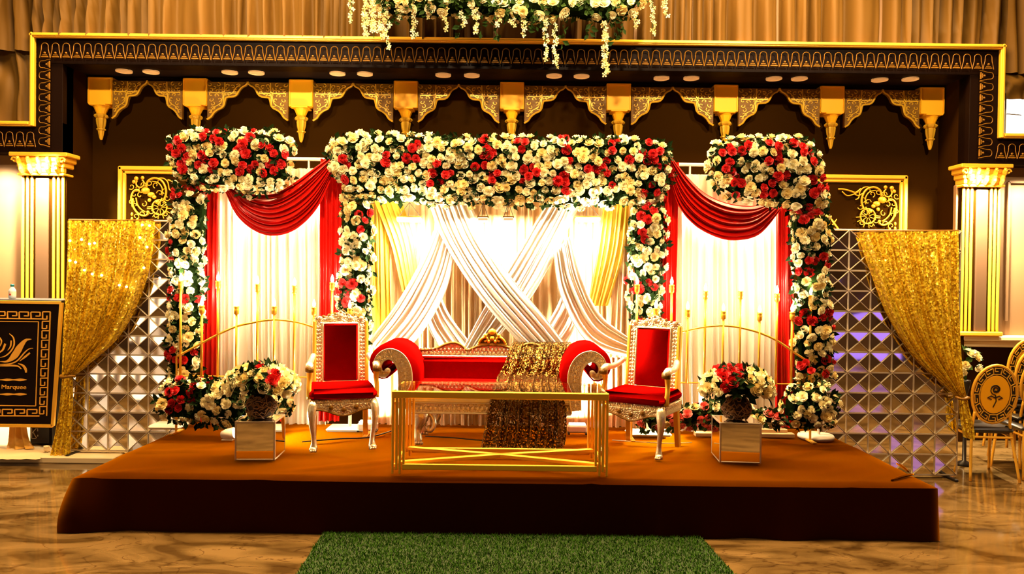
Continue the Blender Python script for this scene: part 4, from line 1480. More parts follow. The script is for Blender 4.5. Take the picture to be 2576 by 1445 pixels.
YR = 6.66
q = P(2040, 1105, YR)
arch_r = thing('flower_arch', 'rose arch at the right, its single column beside the right mirror screen', 'flower arch', (q.x, YR, ST), 0, ga)
red_r_ = [(1835, 375), (1815, 382), (1855, 380), (1822, 405), (1825, 425), (1940, 370), (1930, 410), (1955, 400), (1925, 420), (1990, 375), (2005, 385), (1985, 365), (1845, 470), (1830, 478), (1940, 460), (1955, 450), (1920, 480), (2040, 460), (2030, 480), (2055, 465), (1862, 395), (2020, 395),
          (2000, 542), (2025, 535), (2010, 668), (2040, 665), (2065, 662), (2020, 800), (2055, 800), (2085, 805), (2015, 930), (2060, 925), (2070, 910)]
garland(arch_r, [[(1775, 392), (1790, 362), (1850, 347), (1940, 342), (2010, 347), (2045, 370), (2065, 420), (2078, 520), (2060, 535), (1985, 532), (1900, 517), (1830, 502), (1785, 470)],
                [(1985, 528), (2075, 528), (2085, 600), (2078, 680), (2088, 800), (2092, 960), (2002, 962), (1995, 850), (1990, 700), (1984, 600)]], YR, 0.15, 0.083, red_r_, 103)
q = G(2052, 1104, ST)
m = MB().lathe([(0.155, 0.0), (0.16, 0.02), (0.15, 0.036)], 24, (q.x, q.y, ST + 0.004))
m.build('base_plate', MT['white_paint'], arch_r, True)
m = MB().tube([(q.x + 0.03, q.y, ST + 0.03), (q.x - 0.03, q.y, ST + 0.5)], 0.012, 8)
m.build('stand_post', MT['white_paint'], arch_r)

# -------- flower clusters on the stage floor
gF = 'rose beds along the back of the stage'


def floor_bed(label, Y, polys, red, seed, redkind='red_rose', leaf='leaf'):
    q_ = P(polys[0][0][0], polys[0][0][1], Y)
    t = thing('rose_bed', label, 'flowers', (q_.x, Y, ST), 0, gF)
    garland(t, polys, Y, 0.16, 0.088, red, seed, 26, .9, leaf=MT[leaf], fillp=.8, redkind=redkind, leafn=4.0)
    return t


floor_bed('rose bed with red blooms at the foot of the left flower column', 6.56, [[(395, 1000), (430, 955), (520, 946), (600, 955), (735, 962), (742, 1035), (700, 1066), (560, 1070), (470, 1062), (410, 1052)]],
          [(470, 975), (490, 985), (455, 990), (462, 1008)], 111)
floor_bed('rose bed at the foot of the right flower column', 6.46, [[(1958, 1000), (1990, 965), (2085, 958), (2106, 1030), (2085, 1072), (2000, 1082), (1955, 1055)]], [], 112)
floor_bed('low bed of red and white flowers behind the right throne chair', 6.62, [[(1600, 1048), (1740, 1012), (1800, 1002), (1850, 1020), (1965, 1030), (1955, 1072), (1760, 1078), (1610, 1082)]],
          [(1762, 1020), (1768, 1055), (1750, 1062), (1640, 1060), (1700, 1050), (1922, 1055), (1945, 1040), (1612, 1060)], 113, 'pink_rose', 'leaf_light')

# plinth boards and cables behind the flowers
m = MB()
t = thing('plinth_board', 'long pale wooden board lying along the back right of the stage', 'board', (P(1850, 1090, 6.72).x, 6.72, ST))
a, b = P(1750, 1090, 6.72), P(2000, 1090, 6.72)
m.box(((a.x + b.x) / 2, 6.76, ST + 0.022), (b.x - a.x, 0.08, 0.035), 0.004)
m.build('plank', MT['wood'], t)
m = MB()
m.box(((a.x + b.x) / 2 + .1, 6.80, ST + 0.055), (b.x - a.x - .3, 0.07, 0.03), 0.004)
m.build('plank', MT['wood'], t)
m = MB()
pts = [G(x, y, ST + 0.006) for x, y in ((760, 1112), (860, 1104), (905, 1103), (940, 1098), (985, 1085))]
m.tube(cr(pts, 24), 0.006, 6)
tag(m.build('power_cable', MT['cable'], None, True), 'thin black cable trailing across the stage behind the left throne chair', 'cable')
m = MB()
pts = [G(x, y, ST + 0.006) for x, y in ((1070, 1098), (1140, 1102), (1210, 1108), (1300, 1108), (1400, 1104))]
m.tube(cr(pts, 24), 0.005, 6)
tag(m.build('power_cable', MT['cable'], None, True), 'thin black cable running across the stage under the sofa', 'cable')
m = MB()
pts = [G(x, y, ST + 0.006) for x, y in ((1540, 1108), (1600, 1112), (1680, 1116), (1740, 1114))]
m.tube(cr(pts, 24), 0.004, 6)
tag(m.build('power_cable', MT['slab'], None, True), 'thin pale cable on the stage behind the right throne chair', 'cable')

# -------- hanging flower piece above the stage
YH = 7.75
q = P(1280, 0, YH)
hang = thing('hanging_flower_canopy', 'hanging canopy of cream roses with trailing blossom strands above the gilt frame', 'flower canopy', (q.x, YH, 5.6))
garland(hang, [[(925, -260), (1620, -260), (1645, -20), (1600, 40), (1530, 62), (1440, 45), (1330, 70), (1180, 40), (1060, 50), (960, 36), (915, -20)]], YH, 0.22, 0.125, [], 121, leaf=MT['leaf_light'], scale=1.25, fillp=.92, leafn=5.0)
hp = [(q.x + 1.5 * math.cos(2 * PI * k / 32), YH + 0.30 * math.sin(2 * PI * k / 32), 5.5) for k in range(32)]
MB().tube(hp, 0.02, 6, closed=True).build('hoop', MT['black_metal'], hang)
for dx in (-1.2, 0, 1.2):
    MB().tube([(q.x + dx, YH + 0.05, 5.5), (q.x + dx, YH + 0.05, 8.0)], 0.008, 6).build('hanging_cable', MT['black_metal'], hang)


def blossom_mesh(m_):
    b = MB()
    for k in range(4):
        a = PI / 2 * k
        c, s = math.cos(a), math.sin(a)
        b.add([(0, 0, 0), (.022 * c - .012 * s, .022 * s + .012 * c, .010), (.034 * c, .034 * s, .004), (.022 * c + .012 * s, .022 * s - .012 * c, .010)], [(0, 1, 2), (0, 2, 3)])
    b.ball((0, 0, .006), .009, 5, 3)
    return b.mesh('blossom', m_, False)


BL = [blossom_mesh(MT['cream']), blossom_mesh(MT['ivory'])]
rb = random.Random(5)
inv = mat_up(hang).inverted()
for (px, y0, y1, wide) in ((882, -20, 60, 0), (918, -10, 92, 1), (938, -10, 95, 1), (958, 0, 97, 1), (973, -5, 126, 0), (1003, 10, 48, 1), (1040, -10, 96, 0), (1076, -10, 48, 0), (1120, -10, 78, 0), (1163, 30, 66, 0), (1196, 20, 84, 1), (1252, 30, 70, 0), (1286, 20, 68, 0), (1317, 10, 93, 0),
                           (1370, 20, 153, 0), (1395, 58, 172, 0), (1520, 55, 190, 1), (1598, 30, 68, 0), (1640, 0, 90, 0), (1674, -10, 44, 0)):
    n_ = int((y1 - y0) / (6.0 if wide else 7.5))
    a, b = P(px, y0, YH - .12), P(px + 3, y1, YH - .12)
    pts = [a.lerp(b, k / 7) + Vector((rb.uniform(-.008, .008), 0, 0)) for k in range(8)]
    st_ = MB().tube(pts, 0.004, 4).build('flower_strand', MT['leaf_light'], hang)
    for k in range(n_ * (2 if wide else 1) + 3):
        v = rb.random() if wide else (k + .5) / (n_ + 3)
        p = a.lerp(b, min(v, 1)) + Vector((rb.uniform(-.025, .025), rb.uniform(-.03, .01), 0))
        nn = Vector((rb.uniform(-1, 1), -1, rb.uniform(-.8, .5)))
        qq = nn.to_track_quat('Z', 'Y') @ Quaternion((0, 0, 1), rb.uniform(0, 6))
        inst('blossom', rb.choice(BL), st_, inv @ p, qq, rb.uniform(.62, 1.0))
# trailing leaf sprays
fs = MB()
for (px, y0, y1) in ((1000, 20, 60), (1160, 40, 95), (1215, 30, 90), (1420, 50, 110), (1490, 50, 90), (1545, 50, 105), (1570, 40, 95), (1350, 40, 80), (1245, 60, 100)):
    a, b = P(px, y0, YH - .1), P(px + rb.uniform(-12, 12), y1, YH - .1)
    for k in range(10):
        add_leaf(fs, a.lerp(b, k / 9), (rb.uniform(-1, 1), -.6, -.5), rb, 0.075)
fs.build('leaf_spray', MT['leaf_light'], hang, kind='stuff')

# ================================================================== THRONE CHAIRS
def make_throne():
    t = thing('throne_chair', '', 'chair', (0, 0, 0), 0, 'red velvet throne chairs')
    B = lambda mb, n, mk, p=t, sm=False: mb.build(n, MT[mk], p, sm, local=True)
    # front cabriole legs and raked back legs
    for s in (-1, 1):
        m = MB()
        pts = [(s * .235, -.225, .40), (s * .250, -.245, .33), (s * .250, -.250, .24), (s * .236, -.240, .12), (s * .232, -.236, .05), (s * .240, -.250, .0)]
        m.tube(cr(pts, 12), [.036, .040, .040, .036, .030, .026, .023, .020, .019, .022, .030, .030], 8)
        m.ball((s * .24, -.256, .022), .032, 8, 5, (1, 1.15, .7))
        lg = B(m, 'leg', 'silver_plain', t, True)
        tz = MB()
        for k in (-1, 0, 1):
            tz.ball((s * .24 + k * .016, -.284, .014), .012, 6, 4, (.8, 1.2, 1))
        B(tz, 'claw', 'silver_plain', lg, True)
        m = MB()
        m.bar((s * .215, .235, .42), (s * .225, .285, 0), .042, .042)
        B(m, 'leg', 'gold_metal')
    # seat rail with scalloped apron
    m = MB()
    m.box((0, 0, .395), (.54, .50, .05), .01)
    B(m, 'seat_rail', 'silver')
    ap = [(-.255, .385), (-.255, .325), (-.20, .335), (-.13, .320), (-.07, .296), (0, .280), (.07, .296), (.13, .320), (.20, .335), (.255, .325), (.255, .385)]
    m = MB().prism(ap, -.262, -.236, .005)
    a_ = B(m, 'apron', 'silver')
    m = MB()
    m.tube(cr([(x, -.262, z + .006) for x, z in ap[1:-1]], 22), .008, 6)
    for x in (-.1, 0, .1):
        m.ball((x, -.264, .355 - .02 * (x == 0)), .02, 8, 4, (1, .5, 1))
    B(m, 'apron_scroll', 'gold_dark', a_)
    for s in (-1, 1):
        m = MB()
        m.box((s * .258, .0, .36), (.022, .46, .06), .006)
        B(m, 'side_apron', 'silver_plain')
    m = MB()
    m.box((0, -.005, .458), (.545, .52, .095), .035)
    B(m, 'seat_cushion', 'velvet', t, True)
    # back
    rk = Matrix.Rotation(rad(-7), 4, 'X')
    br_ = bpy.data.objects.new('back_frame', None)
    fo = MB()
    z0, z1 = .44, 1.035
    hw = .236
    def R(x, y, z):
        p = rk @ Vector((x, y, z - .44))
        return (p.x, p.y + .235, p.z + .44)
    def prism_r(poly, y0, y1, ch):
        m_ = MB().prism(poly, y0, y1, ch)
        m_.v = [R(*p) for p in m_.v]
        return m_
    crest = [(-hw, z1), (-.225, 1.062), (-.18, 1.058), (-.15, 1.078), (-.10, 1.074), (-.07, 1.095), (-.03, 1.105), (0, 1.125), (.03, 1.105), (.07, 1.095), (.10, 1.074), (.15, 1.078), (.18, 1.058), (.225, 1.062), (hw, z1)]
    outline = [(-hw, z0)] + crest + [(hw, z0)]
    fr_ = B(prism_r(outline, -.02, .03, .005), 'back_frame', 'silver')
    for s in (-1, 1):
        m_ = MB()
        m_.box((s * (hw - .012), .0, (z0 + z1) / 2 - .03), (.03, .062, z1 - z0 + .06), .008)
        m_.v = [R(*p) for p in m_.v]
        B(m_, 'gold_stile', 'gold_metal', fr_)
    m_ = MB()
    for (a, b) in (((-.152, .50), (-.152, 1.01)), ((.152, .50), (.152, 1.01)), ((-.15, .50), (.15, .50)), ((-.15, 1.01), (.15, 1.01))):
        m_.tube([(a[0], -.024, a[1]), (b[0], -.024, b[1])], .008, 6)
    m_.v = [R(*p) for p in m_.v]
    B(m_, 'inner_bead', 'silver_plain', fr_)
    # embossed pattern: rows of small raised studs on the side stiles
    m_ = MB()
    for s in (-1, 1):
        for k in range(16):
            for c in range(2):
                m_.ball((s * (.178 + .024 * c), -.022, .50 + k * .032), .011, 5, 3, (1, .5, 1))
    for k in range(5):
        m_.ball(((k - 2) * .09, -.024, 1.045 + (.03 if k == 2 else 0.008)), .022, 8, 4, (1, .5, 1))
    m_.v = [R(*p) for p in m_.v]
    B(m_, 'embossed_stud', 'silver_plain', fr_)
    m_ = MB()
    for k in range(-4, 5):
        m_.ball((k * .05, -.012, 1.052 + .055 * (1 - abs(k) / 4.2)), .017, 6, 4, (1, .7, 1))
    m_.v = [R(*p) for p in m_.v]
    B(m_, 'crest_scroll', 'gold_dark', fr_)
    m_ = MB()
    m_.box((0, -.022, .755), (.292, .03, .50), .012)
    m_.v = [R(*p) for p in m_.v]
    B(m_, 'back_cushion', 'velvet', t, True)
    # arms
    for s in (-1, 1):
        m_ = MB()
        pts = [(s * .235, .19, .735), (s * .255, .10, .700), (s * .268, -.02, .685), (s * .272, -.12, .690), (s * .272, -.185, .678), (s * .270, -.205, .652)]
        m_.tube(cr(pts, 16), [.024] * 10 + [.027, .030, .033, .033, .030, .022], 8, sq=1.1)
        ar = B(m_, 'armrest', 'silver_plain', t, True)
        m_ = MB()
        m_.lathe([(.004, -.034), (.026, -.032), (.03, 0), (.026, .032), (.004, .034)], 12, (s * .271, -.192, .662), M=Matrix.Rotation(rad(90), 3, 'Y'))
        B(m_, 'arm_scroll', 'gold_dark', ar, True)
        m_ = MB()
        pts = [(s * .262, -.185, .42), (s * .275, -.175, .50), (s * .270, -.150, .58), (s * .272, -.165, .66)]
        m_.tube(cr(pts, 10), [.030, .026, .022, .020, .020, .020, .022, .024, .026, .028], 8)
        B(m_, 'arm_post', 'gold_metal', t, True)
    bpy.data.objects.remove(br_)
    return t


th = make_throne()
a = G(785, 1138, ST)
b = G(940, 1130, ST)
mid = (a + b) / 2
ang = math.atan2(b.y - a.y, b.x - a.x)
fw = Vector((math.sin(ang), -math.cos(ang), 0))
c = mid - fw * .245
th.location = (c.x, c.y, ST + .002)
th.rotation_euler = (0, 0, ang)
th['label'] = 'red velvet throne chair beside the left mirror cube, turned towards the sofa'
th2 = copy_tree(th)
a = G(1657, 1157, ST)
b = G(1731, 1135, ST)
ang = -rad(30)
R2 = Matrix.Rotation(ang, 3, 'Z')
p_front = R2 @ Vector((.235, -.245, 0))
c = Vector((a.x, a.y, 0)) - p_front
th2.location = (c.x, c.y, ST + .002)
th2.rotation_euler = (0, 0, ang)
th2['label'] = 'red velvet throne chair beside the right mirror cube, one bright white arm'

# ================================================================== SOFA
SXc, SYc = (P(950, 930, 6.3).x + P(1517, 930, 6.3).x) / 2, 6.54
sofa = thing('sofa', 'red velvet sofa with scrolled arms and carved silver frame at stage centre', 'sofa', (SXc, SYc, ST))
ku = 6.3 / F_PX


def sx(px):
    return (px - 1235) * ku


def szf(py, Y=6.26):
    return P(1235, py, Y).z - ST


B = lambda mb, n, mk, p=sofa, sm=False: mb.build(n, MT[mk], p, sm, local=True)
FR = -.29
# back
kb = 6.78 / F_PX
top = [(1010, 890), (1030, 879), (1062, 881), (1095, 877), (1120, 866), (1140, 862), (1158, 868), (1172, 881), (1186, 876), (1204, 869), (1235, 867)]
half = [((x - 1235) * kb, P(1235, y, 6.78).z - ST) for x, y in top]
outl = half + [(-x, z) for x, z in half[::-1][1:]]
outl = [(half[0][0], .40)] + outl + [(-half[0][0], .40)]
bf = B(MB().prism(outl, .20, .27, .008), 'back_frame', 'silver')
m = MB()
m.tube(cr([(x, .205, z - .004) for x, z in outl[1:-1]], 60), .014, 7)
B(m, 'top_moulding', 'gold_dark', bf, True)
zc = P(1235, 902, 6.70).z - ST
m = MB()
m.tube([(sx(1045), .19, zc + .012), (sx(1425), .19, zc + .012)], .010, 6)
B(m, 'lower_moulding', 'silver_plain', bf)
m = MB()
rn = random.Random(3)
for k in range(40):
    x = -.70 + k * .036
    for r_ in range(2):
        m.ball((x + .018 * r_, .196, zc + .045 + .03 * r_), .011, 5, 3, (1, .5, 1))
B(m, 'embossed_stud', 'silver_plain', bf)
m = MB()
m.box((0, .17, (zc + .47) / 2), (sx(1425) - sx(1045), .08, zc - .47), .03)
B(m, 'back_cushion', 'velvet', sofa, True)
# crest ornament
cr_ = B(MB().prism([(-.135, half[-1][1] - .01), (-.125, half[-1][1] + .03), (-.10, half[-1][1] + .06), (-.075, half[-1][1] + .09), (-.045, half[-1][1] + .10), (-.028, half[-1][1] + .135), (0, half[-1][1] + .15),
                    (.028, half[-1][1] + .135), (.045, half[-1][1] + .10), (.075, half[-1][1] + .09), (.10, half[-1][1] + .06), (.125, half[-1][1] + .03), (.135, half[-1][1] - .01)], .21, .25, .006), 'crest', 'gold_dark')
m = MB()
hz_ = half[-1][1]
m.ball((0, .205, hz_ + .118), .032, 10, 6, (1, .7, .9))
for s in (-1, 1):
    m.tube(cr([(s * .12, .205, hz_ + .015), (s * .10, .20, hz_ + .05), (s * .06, .20, hz_ + .07), (s * .04, .20, hz_ + .045), (s * .07, .20, hz_ + .03)], 16), .012, 6)
    m.ball((s * .06, .203, hz_ + .085), .018, 8, 5)
    m.ball((s * .03, .203, hz_ + .03), .018, 8, 5)
m.ball((0, .203, hz_ + .06), .022, 8, 5)
m.tube([(-.135, .205, hz_ + .004), (.135, .205, hz_ + .004)], .010, 6)
B(m, 'crest_carving', 'gold_orn', cr_, True)
# seat
m = MB()
m.box((0, -.03, .445), (1.36, .50, .14), .04)
B(m, 'seat_cushion', 'velvet', sofa, True)
m = MB()
m.box((0, -.27, .39), (1.36, .05, .05), .012)
B(m, 'front_moulding', 'silver_plain')
m = MB()
m.box((0, .0, .318), (1.40, .56, .10), .012)
sr = B(m, 'seat_rail', 'silver')
m = MB()
for k in range(34):
    m.ball((-.66 + k * .04, -.283, .318), .014, 6, 4, (1, .5, 1))
m.tube([(-.69, -.284, .362), (.69, -.284, .362)], .008, 6)
m.tube([(-.69, -.284, .276), (.69, -.284, .276)], .008, 6)
B(m, 'rail_carving', 'silver_plain', sr)
# arms: scrolls rolled outwards
spx = [(1020, 1030), (1023, 1000), (1025, 965), (1022, 930), (1008, 904), (985, 893), (964, 902), (955, 922), (961, 940), (974, 943), (981, 934)]
path2 = [((x - 1235) * ku, szf(y)) for x, y in spx]
cen = cr([(p[0], 0, p[1]) for p in path2], 40)
wid = [.040 + .014 * math.sin(PI * min(1, k / 26)) if k < 26 else .040 - .022 * (k - 26) / 13 for k in range(40)]


def band(cen_, wid_, off, s):
    o, i_ = [], []
    for k, p in enumerate(cen_):
        t_ = cen_[min(k + 1, len(cen_) - 1)] - cen_[max(k - 1, 0)]
        n_ = Vector((-t_.z, 0, t_.x)).normalized()
        o.append((s * (p.x + n_.x * (wid_[k] + off[k])), p.z + n_.z * (wid_[k] + off[k])))
        i_.append((s * (p.x - n_.x * (wid_[k])), p.z - n_.z * (wid_[k])))
    return o, i_


def band_solid(mb, o, i_, y0, y1):
    n_ = len(o)
    v = []
    for (y) in (y0, y1):
        v += [(p[0], y, p[1]) for p in o] + [(p[0], y, p[1]) for p in i_]
    f = []
    for k in range(n_ - 1):
        f.append((k, k + 1, n_ + k + 1, n_ + k))
        f.append((2 * n_ + k, 3 * n_ + k, 3 * n_ + k + 1, 2 * n_ + k + 1))
        f.append((k, 2 * n_ + k, 2 * n_ + k + 1, k + 1))
        f.append((n_ + k, n_ + k + 1, 3 * n_ + k + 1, 3 * n_ + k))
    f.append((0, n_, 3 * n_, 2 * n_))
    f.append((n_ - 1, 3 * n_ - 1, 4 * n_ - 1, 2 * n_ + n_ - 1)[::-1])
    return mb.add(v, f)


for s in (1, -1):
    # the path bends outwards; its upper/outer side carries the red roll
    offr = [-.0 - .050 * math.sin(PI * min(1, k / 30)) for k in range(40)]
    # outer side of the curve = negative normal side, so swap by using the inner list
    o, i_ = band(cen, wid, [0] * 40, s)
    m = MB()
    band_solid(m, o, i_, FR - .035, FR + .03)
    am = B(m, 'arm_front', 'silver')
    m = MB()
    m.tube([Vector((p[0], FR - .036, p[1])) for p in o], .008, 5)
    m.tube([Vector((p[0], FR - .036, p[1])) for p in i_], .008, 5)
    for k in range(2, 36, 2):
        m.ball((s * cen[k].x, FR - .036, cen[k].z), .013, 6, 4, (1, .5, 1))
    m.ball((s * cen[-1].x, FR - .04, cen[-1].z), .024, 8, 5, (1, .6, 1))
    B(m, 'arm_carving', 'silver_plain', am)
    widr = [.030 + wid[k] for k in range(40)]
    cen2 = []
    for k, p in enumerate(cen):
        t_ = cen[min(k + 1, 39)] - cen[max(k - 1, 0)]
        n_ = Vector((-t_.z, 0, t_.x)).normalized()
        cen2.append(p - n_ * (.022 if k < 32 else .022 - .02 * (k - 32) / 8))
    ro, ri = band(cen2, [w_ * (1 if k < 30 else 1 - .4 * (k - 30) / 9) for k, w_ in enumerate(widr)], [0] * 40, s)
    m = MB()
    band_solid(m, ro, ri, FR + .012, .24)
    B(m, 'arm_roll', 'velvet', sofa, True)
# legs
for sx_, yy in ((-1, -.20), (1, -.20), (-1, .20), (1, .20)):
    m = MB()
    x = sx_ * .60
    pts = [(x, yy, .29), (x - sx_ * .01, yy - .01, .22), (x + sx_ * .02, yy, .13), (x + sx_ * .015, yy - .02, .05), (x, yy - .035, .012)]
    m.tube(cr(pts, 12), [.075, .075, .07, .062, .052, .044, .038, .034, .034, .036, .036, .02], 8)
    lg = B(m, 'leg', 'silver_plain', sofa, True)
    m = MB()
    m.tube(cr([(x - sx_ * .07, yy, .27), (x - sx_ * .115, yy - .01, .22), (x - sx_ * .12, yy - .01, .15), (x - sx_ * .085, yy - .01, .11), (x - sx_ * .06, yy - .01, .15)], 14), .022, 6)
    for k in (-1, 0, 1):
        m.ball((x + k * .022, yy - .065, .016), .015, 6, 4)
    B(m, 'leg_scroll', 'silver_plain', lg, True)

# -------- sequin throw over the sofa's right half
prof = [(6.86, 1.02, 1292, 1440, 868), (6.83, None, 1296, 1440, 864), (6.72, None, 1286, 1436, 872), (6.615, 1.05, 1272, 1430, 0), (6.59, .99, 1262, 1424, 0), (6.54, .962, 1258, 1418, 0), (6.40, .960, 1254, 1418, 0), (6.24, .945, 1248, 1418, 0),
        (6.185, .86, 1240, 1422, 0), (6.17, .70, 1228, 1428, 0), (6.15, .55, 1222, 1430, 0), (6.13, .42, 1214, 1424, 0), (6.08, .414, 1210, 1420, 0)]
A_, B_ = [], []
for (Y, z, xa, xb, py) in prof:
    for lst, xx in ((A_, xa), (B_, xb)):
        x = (xx - 1288) / F_PX * Y
        zz = z if z is not None else P(xx, py, Y).z
        lst.append((x, Y, zz))


def nthrow(v):
    if v < .14:
        return (0, .3, 1)
    if v < .30:
        return (0, -1, .2)
    if v < .58:
        return (0, -.35, 1)
    return (0, -1, .1)


m = MB()
drape(m, A_, B_, 8, .038, 70, 71, nthrow, 10, .35, ease=lambda v: 1.0 if v > .5 else .7)
tag(m.build('sequin_throw', MT['seq_dark'], None, True), 'bronze sequin net throw draped over the right half of the sofa', 'throw')

# ================================================================== COFFEE TABLE
tfl, tfr = P(986, 984, 5.34), P(1532, 990, 5.34)
TX0, TX1 = tfl.x, tfr.x
TY0, TY1 = 5.34, 5.86
TZ = (tfl.z + tfr.z) / 2
table = thing('coffee_table', 'gold framed glass coffee table on rod cluster legs before the sofa', 'table', ((TX0 + TX1) / 2, (TY0 + TY1) / 2, ST))
B = lambda mb, n, mk, p=table, sm=False: mb.build(n, MT[mk], p, sm)
fh = .052
m = MB()
m.box(((TX0 + TX1) / 2, TY0, TZ - fh / 2), (TX1 - TX0, .03, fh), .005)
B(m, 'top_rail', 'gold_metal')
zl = TZ - .092
m = MB()
m.box(((TX0 + TX1) / 2, TY1, zl), (TX1 - TX0 - .02, .022, .03), .004)
B(m, 'top_rail', 'gold_metal')
for x in (TX0 + .02, TX1 - .02):
    m = MB()
    m.box((x, (TY0 + TY1) / 2, zl), (.022, TY1 - TY0 - .03, .03), .004)
    B(m, 'top_rail', 'gold_metal')
m = MB()
m.box(((TX0 + TX1) / 2, (TY0 + TY1) / 2 + .012, TZ - .006), (TX1 - TX0 - .02, TY1 - TY0, .010), .003)
B(m, 'glass_top', 'glass')
for (x, y, sx_, sy_) in ((TX0, TY0, 1, 1), (TX1, TY0, -1, 1), (TX0, TY1, 1, -1), (TX1, TY1, -1, -1)):
    for k, (dx, dy) in enumerate(((.010, 0), (.038, 0), (.062, 0), (.090, 0), (.010, .045), (.010, .09))):
        m = MB()
        zb = ST + .004 if k in (0, 2, 5) else ST + .035
        m.box((x + sx_ * dx, y + sy_ * dy, (TZ - .002 + zb) / 2), (.018, .018, TZ - zb + .004 - (.012 if y == TY1 or k > 3 else 0)), .003)
        B(m, 'leg_rod', 'gold_metal')
zr = ST + .055
for y in (TY0, TY1):
    m = MB()
    m.box(((TX0 + TX1) / 2, y, zr), (TX1 - TX0 - .16, .022, .042), .004)
    B(m, 'lower_rail', 'gold_metal')
for x in (TX0 + .02, TX1 - .02):
    m = MB()
    m.box((x, (TY0 + TY1) / 2, zr), (.022, TY1 - TY0 - .04, .030), .004)
    B(m, 'lower_rail', 'gold_metal')
mid = Vector(((TX0 + TX1) / 2, (TY0 + TY1) / 2, zr + .026))
for (x, y) in ((TX0 + .06, TY0 + .03), (TX1 - .06, TY0 + .03), (TX0 + .06, TY1 - .03), (TX1 - .06, TY1 - .03)):
    m = MB()
    m.bar((x, y, zr + .02), mid, .044, .026)
    B(m, 'cross_bar', 'gold_metal')

# ================================================================== MIRROR CUBES WITH BOUQUETS
def cube_stand(px0, px1, py, rot, label):
    a, b = G(px0, py, ST), G(px1, py, ST)
    w_ = (b - a).length
    t = thing('mirror_cube', label, 'plinth', ((a.x + b.x) / 2, a.y + w_ / 2, ST + .004), rot, 'mirror cubes under the bouquets')
    h_ = w_ * .98
    e = .012
    L = dict(local=True)
    for (nx, ny) in ((0, -1), (0, 1), (1, 0), (-1, 0)):
        m = MB()
        sz = (w_ - 2 * e, .008, h_ - 2 * e) if nx == 0 else (.008, w_ - 2 * e, h_ - 2 * e)
        m.box((nx * (w_ / 2 - .006), ny * (w_ / 2 - .006), h_ / 2), sz, .002)
        m.build('side_mirror', MT['mirror'], t, **L)
    m = MB()
    m.box((0, 0, h_ - .006), (w_ - 2 * e, w_ - 2 * e, .008), .002)
    m.build('top_mirror', MT['mirror'], t, **L)
    for i, s1 in enumerate((-1, 1)):
        for s2 in (-1, 1):
            q_ = w_ / 2 - e / 2
            for (c_, sz) in (((s1 * q_, s2 * q_, h_ / 2), (e, e, h_)), ((0, s1 * q_, h_ / 2 + s2 * (h_ / 2 - e / 2)), (w_ - 2 * e, e, e)), ((s1 * q_, 0, h_ / 2 + s2 * (h_ / 2 - e / 2)), (e, w_ - 2 * e, e))):
                m = MB()
                m.box(c_, sz, .003)
                m.build('edge_strip', MT['mirror_bevel'], t, **L)
    return t, h_


mc1, h1 = cube_stand(588, 690, 1160, rad(3), 'mirrored cube plinth by the left throne chair')
mc2, h2 = cube_stand(1814, 1916, 1167, rad(-4), 'mirrored cube plinth standing clear on the right of the stage')


def bouquet(cube, h_, pxc, pyc, label, seed, redspots):
    c = cube.location
    z0 = c.z + h_ + .002
    t = thing('rose_bouquet', label, 'bouquet', (c.x, c.y, z0), 0, 'rose bouquets on mirror cubes')
    rnd = random.Random(seed)
    m = MB()
    m.lathe([(.045, 0), (.075, .012), (.10, .045), (.112, .09), (.104, .135), (.075, .17), (.03, .185)], 18, (0, 0, 0))
    bw = m.build('twig_bowl', MT['bowl'], t, True, local=True)
    m = MB()
    for k in range(95):
        a = rnd.uniform(0, 6.28)
        zz = rnd.uniform(.01, .17)
        pts = []
        for q_ in range(5):
            aa = a + q_ * .22
            z_ = zz + rnd.uniform(-.03, .03)
            z_ = min(max(z_, .006), .18)
            rr = .058 + .054 * math.sin(PI * min(1, (z_ + .015) / .2)) + .006
            pts.append((rr * math.cos(aa), rr * math.sin(aa), z_))
        m.tube(pts, .0045, 4)
    m.build('woven_twig', MT['twig'], bw, local=True)
    fol = MB()
    C0 = Vector((0, 0, .235))
    k_ = 0
    n_ = 62
    for i in range(n_):
        v = 1 - (i + .5) / n_ * 1.12
        a = i * 2.39996
        r_ = math.sqrt(max(0, 1 - v * v))
        d_ = Vector((r_ * math.cos(a), r_ * math.sin(a), v))
        p = C0 + Vector((d_.x * .265, d_.y * .20, d_.z * .165 + .0))
        kind = 'white_rose'
        wx, wz = d_.x, d_.z
        for (rx, rz, rr) in redspots:
            if d_.y < .4 and math.hypot(wx - rx, wz - rz) < rr:
                kind = 'red_rose'
        if (d_.z < .05 and abs(d_.x) < .42) or (d_.y < -.3 and d_.z < .40 and abs(d_.x) < .5 and rnd.random() < .6):
            pass
        else:
            qn = (d_ + Vector((0, -.25, .1)) + Vector((rnd.uniform(-.2, .2), rnd.uniform(-.2, .2), rnd.uniform(-.2, .2)))).to_track_quat('Z', 'Y')
            inst(kind, rnd.choice(ROSE[kind]), t, p, qn @ Quaternion((0, 0, 1), rnd.uniform(0, 6)), rnd.uniform(1.0, 1.45))
        for _ in range(6):
            add_leaf(fol, C0 + Vector((d_.x * .22, d_.y * .17, d_.z * .14)) + Vector((rnd.uniform(-.03, .03), rnd.uniform(-.03, .03), rnd.uniform(-.03, .03))), d_, rnd, .085)
    fol.build('foliage', MT['leaf'], t, kind='stuff', local=True)
    MB().ball(C0 + Vector((0, .02, .03)), .11, 12, 8, (1.4, 1.1, .7)).build('flower_foam', MT['foam'], t, local=True)
    return t


bouquet(mc1, h1, 640, 985, 'cream rose bouquet in a twig bowl on the left mirror cube', 131, [(-.05, .95, .17), (.5, .6, .17), (-.38, .78, .12)])
bouquet(mc2, h2, 1865, 985, 'cream rose bouquet with dark red side in a twig bowl on the right mirror cube', 132, [(-.35, .78, .36), (-.45, .45, .25), (.1, .95, .2)])

